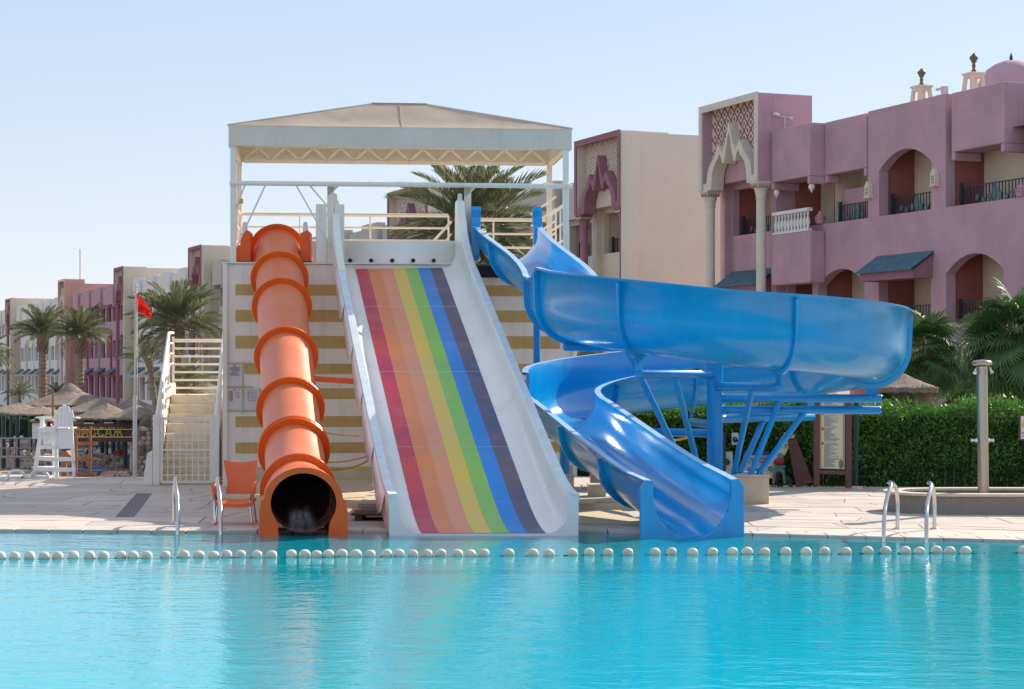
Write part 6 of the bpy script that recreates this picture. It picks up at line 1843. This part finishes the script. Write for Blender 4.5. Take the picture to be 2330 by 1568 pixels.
for s in (-1, 1):
    MB().tube([(xo + s * 0.09, SC.y - 0.06, shz(836)), (xo + s * 0.10, SC.y - 0.08, shz(840)), (xo + s * 0.125, SC.y - 0.10, shz(850))], [0.012, 0.014, 0.03], 10).build('spray_head', M_chrome, sh)
    zt_ = shz(1002)
    m_ = MB(); m_.tube([(xo + s * 0.07, SC.y - 0.03, zt_), (xo + s * 0.10, SC.y - 0.03, zt_), (xo + s * 0.105, SC.y - 0.03, zt_), (xo + s * 0.165, SC.y - 0.03, zt_)], [0.03, 0.03, 0.016, 0.026], 12)
    m_.build('tap', M_chrome, sh)

# information board
IB = thing('information_board', 'tall cream information board in a plum timber frame before the hedge', 'information board', P(1892, 1108, 33.6))
def Ip(X, y, dd=0.0): return P(X, y, 33.6 + dd)
MB().bar(Ip(1858, 1106), Ip(1858, 905), 0.10, 0.10, (0, 1, 0)).build('frame_post', M_boardfr, IB, bevel=0.01)
MB().bar(Ip(1930, 1110), Ip(1930, 905), 0.10, 0.10, (0, 1, 0)).build('frame_post', M_boardfr, IB, bevel=0.01)
MB().bar(Ip(1858, 1074), Ip(1930, 1076), 0.08, 0.07).build('frame_rail', M_boardfr, IB, bevel=0.008)
MB().bar(Ip(1852, 903), Ip(1936, 904), 0.09, 0.06).build('frame_rail', M_boardfr, IB, bevel=0.008)
MB().prism([Ip(1866, 1066), Ip(1922, 1068), Ip(1922, 908), Ip(1866, 908)], (0, 0.02, 0)).build('panel', M_board, IB)
def istrip(X0, X1, y0, y1, m, name, dd=-0.004):
    MB().prism([Ip(X0, y1, dd), Ip(X1, y1, dd), Ip(X1, y0, dd), Ip(X0, y0, dd)], (0, 0.003, 0)).build(name, m, IB)
istrip(1867.5, 1869, 909, 1064, M_orangeprint, 'border_line'); istrip(1918.5, 1920, 909, 1064, M_orangeprint, 'border_line')
rnd = random.Random(77)
pr = MB(); pr2 = MB()
y = 912.0
sect = [(912, 914), (942, 944), (973, 975), (1006, 1008)]
while y < 1062:
    head = any(abs(y - s[0]) < 1.2 for s in sect)
    w = rnd.uniform(12, 36) if not head else 26
    if 1045 < y: w = min(w, 24)
    tgt = pr2 if head else pr
    tgt.prism([Ip(1875, y + 1.0, -0.004), Ip(1875 + w, y + 1.0, -0.004), Ip(1875 + w, y, -0.004), Ip(1875, y, -0.004)], (0, 0.003, 0))
    y += 2.35 if not any(0 < s[0] - y < 5 for s in sect) else 4.0
pr.build('small_print', M_inkblue, IB); pr2.build('heading_print', M_inkred, IB)
for ya in (913, 941, 976, 1009):
    istrip(1869.5, 1874, ya - 3, ya + 3, M_inkred, 'red_marker')
lgc = (1913.5, 1056)
for s, m in ((-1, M_orangeprint), (1, M_inkblue)):
    pts = []
    for q in range(13):
        a = PI / 2 + s * PI * q / 12
        pts.append((lgc[0] - math.cos(a) * -5 * 1.0 if False else lgc[0] + s * 5 * math.sin(PI * q / 12), lgc[1] - 11 * math.cos(PI * q / 12)))
    for q in range(12, -1, -1):
        u = q / 12
        pts.append((lgc[0] + 2.2 * math.sin(2 * PI * u) * (1), lgc[1] - 11 * math.cos(PI * u)))
    MB().prism([Ip(x, y, -0.006) for x, y in pts[:-1]], (0, 0.003, 0)).build('swirl_emblem', m, IB)
lp = thing('lamp_post', 'thin dark green lamp post just right of the information board', 'lamp post', P(1947, 1110, 33.8))
MB().tube([P(1947, 1108, 33.8), P(1949, 898, 33.8)], 0.045, 10).build('post_shaft', M_iron, lp)
MB().lathe([(0.13, 0), (0.12, 0.03), (0.06, 0.05)], tuple(P(1947, 1110, 33.8) - Vector((0, 0, 0.02))), 10).build('post_base', M_conc, lp)

# tattoo stand behind the column: boards, booth panel, stool
def Tp(X, y, dd=0.0): return P(X, y, 34.6 + dd)
def board_text(txt, size, a, parent, m, rot=0.0, dd=0.0, name='lettering'):
    me = text_mesh(txt, size, 0.002, name); me.materials.append(m)
    o = bpy.data.objects.new(name, me); COL.objects.link(o); o.parent = parent
    o.location = Vector(a) - wloc(parent); o.rotation_euler = (R(90), 0, rot)
    o.rotation_euler = (Matrix.Rotation(rot, 3, 'Y') @ Matrix.Rotation(R(90), 3, 'X')).to_euler()
    return o
ab = thing('tattoo_sign', 'slanted tattoo sign board leaning on the dark easel behind the blue braces', 'sign', Tp(1770, 1090))
MB().prism([Tp(1720, 1085), Tp(1757, 1089), Tp(1810, 990), Tp(1786, 984)], (0, 0.03, 0)).build('sign_board', M_board, ab)
board_text('TATTOO', 0.125, Tp(1790, 1000, -0.01), ab, M_black, R(5))
board_text('ART', 0.11, Tp(1778, 1020, -0.01), ab, M_black, R(5))
m_ = MB()
for q, (X, y) in enumerate(((1776, 1036), (1766, 1052), (1754, 1066))):
    m_.tube([Tp(X + 8 * math.cos(t * 0.7) * (1 - t / 14), y + 7 * math.sin(t * 0.7) * (1 - t / 14), -0.012) for t in range(12)], 0.012, 5)
m_.build('curl_drawing', M_inkblue, ab)
ea_ = thing('easel', 'dark brown A-shaped easel board beside the information board', 'easel', Tp(1815, 1102, -0.2))
MB().prism([Tp(1790, 992, 0.02), Tp(1808, 988, 0.02), Tp(1850, 1098, -0.3), Tp(1812, 1108, -0.3)], (0, 0.05, 0)).build('easel_board', M_dkwood, ea_)
MB().bar(Tp(1800, 990, 0.1), Tp(1766, 1096, 0.25), 0.06, 0.06).build('easel_leg', M_dkwood, ea_)
MB().bar(Tp(1792, 1085, -0.28), Tp(1802, 1112, -0.3), 0.05, 0.05).build('easel_foot', M_dkwood, ea_)
bt = thing('henna_booth', 'dark booth panel with white scroll drawings behind the blue column', 'booth', Tp(1650, 1095, 0.3))
MB().prism([Tp(1611, 1100, 0.3), Tp(1640, 1100, 0.3), Tp(1640, 940, 0.3), Tp(1611, 940, 0.3)], (0, 0.06, 0)).build('booth_panel', M_dkwood, bt)
MB().prism([Tp(1614, 1010, 0.27), Tp(1622, 1010, 0.27), Tp(1622, 945, 0.27), Tp(1614, 945, 0.27)], (0, 0.02, 0)).build('white_drawing', M_paper, bt)
for X0, X1, y0, y1, nm, m in ((1645, 1682, 941, 958, 'sheet', M_paper), (1665, 1680, 985, 1012, 'sheet', M_paper), (1645, 1667, 1028, 1096, 'sheet', M_paper)):
    MB().prism([Tp(X0, y1, 0.2), Tp(X1, y1, 0.2), Tp(X1, y0, 0.2), Tp(X0, y0, 0.2)], (0, 0.02, 0)).build(nm, m, bt)
MB().prism([Tp(1616, 1062, 0.15), Tp(1650, 1066, 0.15), Tp(1650, 1024, 0.15), Tp(1616, 1022, 0.15)], (0, 0.03, 0)).build('red_panel', M_red, bt)
m_ = MB()
for X, y, r0_, tl in ((1654, 1050, 7, 16), (1657, 1078, 6, 14), (1673, 1000, 6, 14), (1660, 950, 4, 12), (1618, 970, 4, 14), (1618, 995, 4, 12)):
    m_.tube([Tp(X + r0_ * math.cos(t * 0.75) * (1 - 0.055 * t), y + r0_ * 1.2 * math.sin(t * 0.75) * (1 - 0.055 * t), 0.18 if X > 1630 else 0.265) for t in range(tl)], 0.011, 5)
m_.build('scroll_drawing', M_black, bt)
MB().bar(Tp(1648, 1100, 0.1), Tp(1648, 985, 0.1), 0.05).build('booth_post', M_iron, bt)
po = thing('tattoo_poster', 'white tattoo poster with a blue top strip behind the blue braces', 'poster', Tp(1718, 1090, 0.2))
MB().prism([Tp(1692, 1092, 0.2), Tp(1750, 1092, 0.2), Tp(1750, 1028, 0.2), Tp(1692, 1028, 0.2)], (0, 0.025, 0)).build('poster_sheet', M_paper, po)
MB().prism([Tp(1692, 1036, 0.17), Tp(1750, 1036, 0.17), Tp(1750, 1027, 0.17), Tp(1692, 1027, 0.17)], (0, 0.025, 0)).build('blue_strip', M_lblue, po)
board_text('TATTOO', 0.13, Tp(1720, 1054, 0.18), po, M_black, R(-4))
m_ = MB()
for X, y in ((1706, 1068), (1722, 1072), (1738, 1066)):
    m_.tube([Tp(X + 6 * math.cos(t * 0.8) * (1 - 0.06 * t), y + 7 * math.sin(t * 0.8) * (1 - 0.06 * t), 0.185) for t in range(13)], 0.009, 5)
m_.build('scroll_drawing', M_ink, po)
sg = thing('plastic_stool', 'faded green plastic stool beside the dark easel', 'stool', Tp(1773, 1100, -0.6))
def Sp(X, y, dd=-0.6): return Tp(X, y, dd)
for dd in (-0.6, -0.36):
    MB().prism([Sp(1757, 1100, dd), Sp(1763, 1100, dd), Sp(1765, 1078, dd), Sp(1768, 1073, dd), Sp(1777, 1073, dd), Sp(1780, 1078, dd), Sp(1783, 1100, dd), Sp(1789, 1100, dd), Sp(1784, 1062, dd), Sp(1761, 1062, dd)], (0, 0.025, 0)).build('leg_panel', M_green, sg)
MB().bar(Sp(1760, 1061, -0.48), Sp(1785, 1061, -0.48), 0.3, 0.025).build('seat', M_green, sg, bevel=0.008)
rbw = thing('red_bowl', 'red round bowl resting on the green stool', 'bowl', Sp(1773, 1060, -0.48))
bp_ = Sp(1773, 1059, -0.48)
MB().lathe([(0.05, 0), (0.09, 0.05), (0.085, 0.10), (0.04, 0.13), (0.001, 0.135)], tuple(bp_), 14).build('bowl_body', M_red, rbw)
yr = rope(Tp(1522, 1003, -1.2), Tp(1585, 990, -1.0), 0.02, 'yellow rope tied behind the blue slide in front of the hedge', M_yrope, 0.02)
ws = thing('warning_sign', 'small framed warning sign with a yellow symbol at the right edge', 'sign', P(2333, 975, 33.0))
def Wp(X, y, dd=0.0): return P(X, y, 33.0 + dd)
MB().prism([Wp(2319, 1002), Wp(2350, 1002), Wp(2350, 945), Wp(2319, 945)], (0, 0.04, 0)).build('sign_frame', M_boardfr, ws)
MB().prism([Wp(2323, 999, -0.01), Wp(2347, 999, -0.01), Wp(2347, 947, -0.01), Wp(2323, 947, -0.01)], (0, 0.008, 0)).build('sign_face', M_paper, ws)
for X0, X1, y0, y1, m in ((2325, 2328, 962, 972, M_yellowpaint), (2329, 2333, 957, 972, M_yellowpaint), (2333.5, 2338, 960, 972, M_yellowpaint), (2325, 2345, 984, 987, M_inkblue), (2327, 2345, 991, 993.5, M_inkblue)):
    MB().prism([Wp(X0, y1, -0.013), Wp(X1, y1, -0.013), Wp(X1, y0, -0.013), Wp(X0, y0, -0.013)], (0, 0.003, 0)).build('sign_print', m, ws)
MB().tube([Wp(2336, 1110, 0.05), Wp(2336, 1002, 0.05)], 0.03, 8).build('sign_post', M_boardfr, ws)

# ------------------------------------------------------------------ lane rope with floats
FXL = [0, 66, 135, 201, 263, 334, 408, 472, 550, 605, 669, 751, 838, 906, 973, 1031, 1095, 1169, 1237, 1326, 1387, 1441, 1495, 1557, 1620, 1685, 1760, 1816, 1879, 1944, 2006, 2082, 2141, 2204, 2315]
FXR = [95, 168, 274, 352, 437, 528, 650, 726, 822, 913, 1004, 1071, 1150, 1246, 1338, 1422, 1520, 1619, 1700, 1790, 1855, 1931, 1992, 2064, 2325]
fX = [x * 0.5 for x in FXL] + [1165 + x * 0.5 for x in FXR]
def lane_d(X): return 2.0 * FPX / ((1276.0 - 14.0 * X / 2330) - 850 - 4) 
fm = []
for q in range(3):
    m_ = MB(); rnd = random.Random(q)
    prof = [(0.014, -0.055), (0.035, -0.053), (0.051, -0.036), (0.058, -0.012), (0.058, 0.012), (0.051, 0.036), (0.035, 0.053), (0.014, 0.055)]
    m_.rings([[(z, r * math.cos(2 * PI * k / 18), r * math.sin(2 * PI * k / 18)) for k in range(18)] for r, z in prof], True, True, True)
    o = m_.build('lane_float', M_float); fm.append(o.data); bpy.data.objects.remove(o)
rpts = []
FLOAT_PLACES = ((380, 'before the open deck'), (520, 'near the left ladder'), (590, 'before the orange chair'), (800, 'before the orange tube mouth'), (900, 'between tube and rainbow slide'), (1330, 'before the rainbow slide end'), (1440, 'between rainbow and blue slides'), (1700, 'before the blue slide exit'), (1990, 'between blue slide and right ladder'), (2140, 'near the right ladder'), (9999, 'before the shower basin'))
def ordinal(n): return '%d%s' % (n, 'th' if 10 <= n % 100 <= 20 else {1: 'st', 2: 'nd', 3: 'rd'}.get(n % 10, 'th'))
for k, X in enumerate(fX):
    d = lane_d(X) + 0.03 * math.sin(k * 1.7)
    rnd = random.Random(k)
    p = Vector(((X - 1165) / FPX * d, d, 0.022 + rnd.uniform(-0.004, 0.004)))
    o = bpy.data.objects.new('lane_float', fm[k % 3]); COL.objects.link(o)
    o.location = p; o.rotation_euler = (rnd.uniform(0, 6), rnd.uniform(-0.12, 0.12), rnd.uniform(-0.35, 0.35) + 0.2)
    near = next(t for lim, t in FLOAT_PLACES if X < lim)
    tagp(o, 'white rope float, %s from the left, %s' % (ordinal(k + 1), near), 'float', 'white floats threaded on the pool lane rope')
    rpts.append(p + Vector((0, 0, -0.012)))
full = []
for a, b in zip(rpts, rpts[1:]):
    for q in range(5):
        u = q / 5
        full.append(a.lerp(b, u) + Vector((0, -0.02 * math.sin(PI * u) * random.random(), -0.022 * math.sin(PI * u) + 0.006 * random.random())))
full = [Vector((-9, rpts[0].y, 0.005))] + full + [rpts[-1], Vector((9, rpts[-1].y, 0.005))]
ro_ = thing('lane_rope', 'dark green rope carrying the white floats across the pool', 'rope', full[len(full) // 2])
MB().tube(full, 0.008, 6).build('rope_strand', M_rope, ro_)
kn = MB()
for a, b in zip(rpts, rpts[1:]):
    for u in (0.33, 0.66):
        if random.random() < 0.7: kn.ball(tuple(a.lerp(b, u) + Vector((0, 0, -0.012))), 0.014, 7, 4)
tagp(kn.build('rope_knots', M_rope, ro_), kind='stuff')
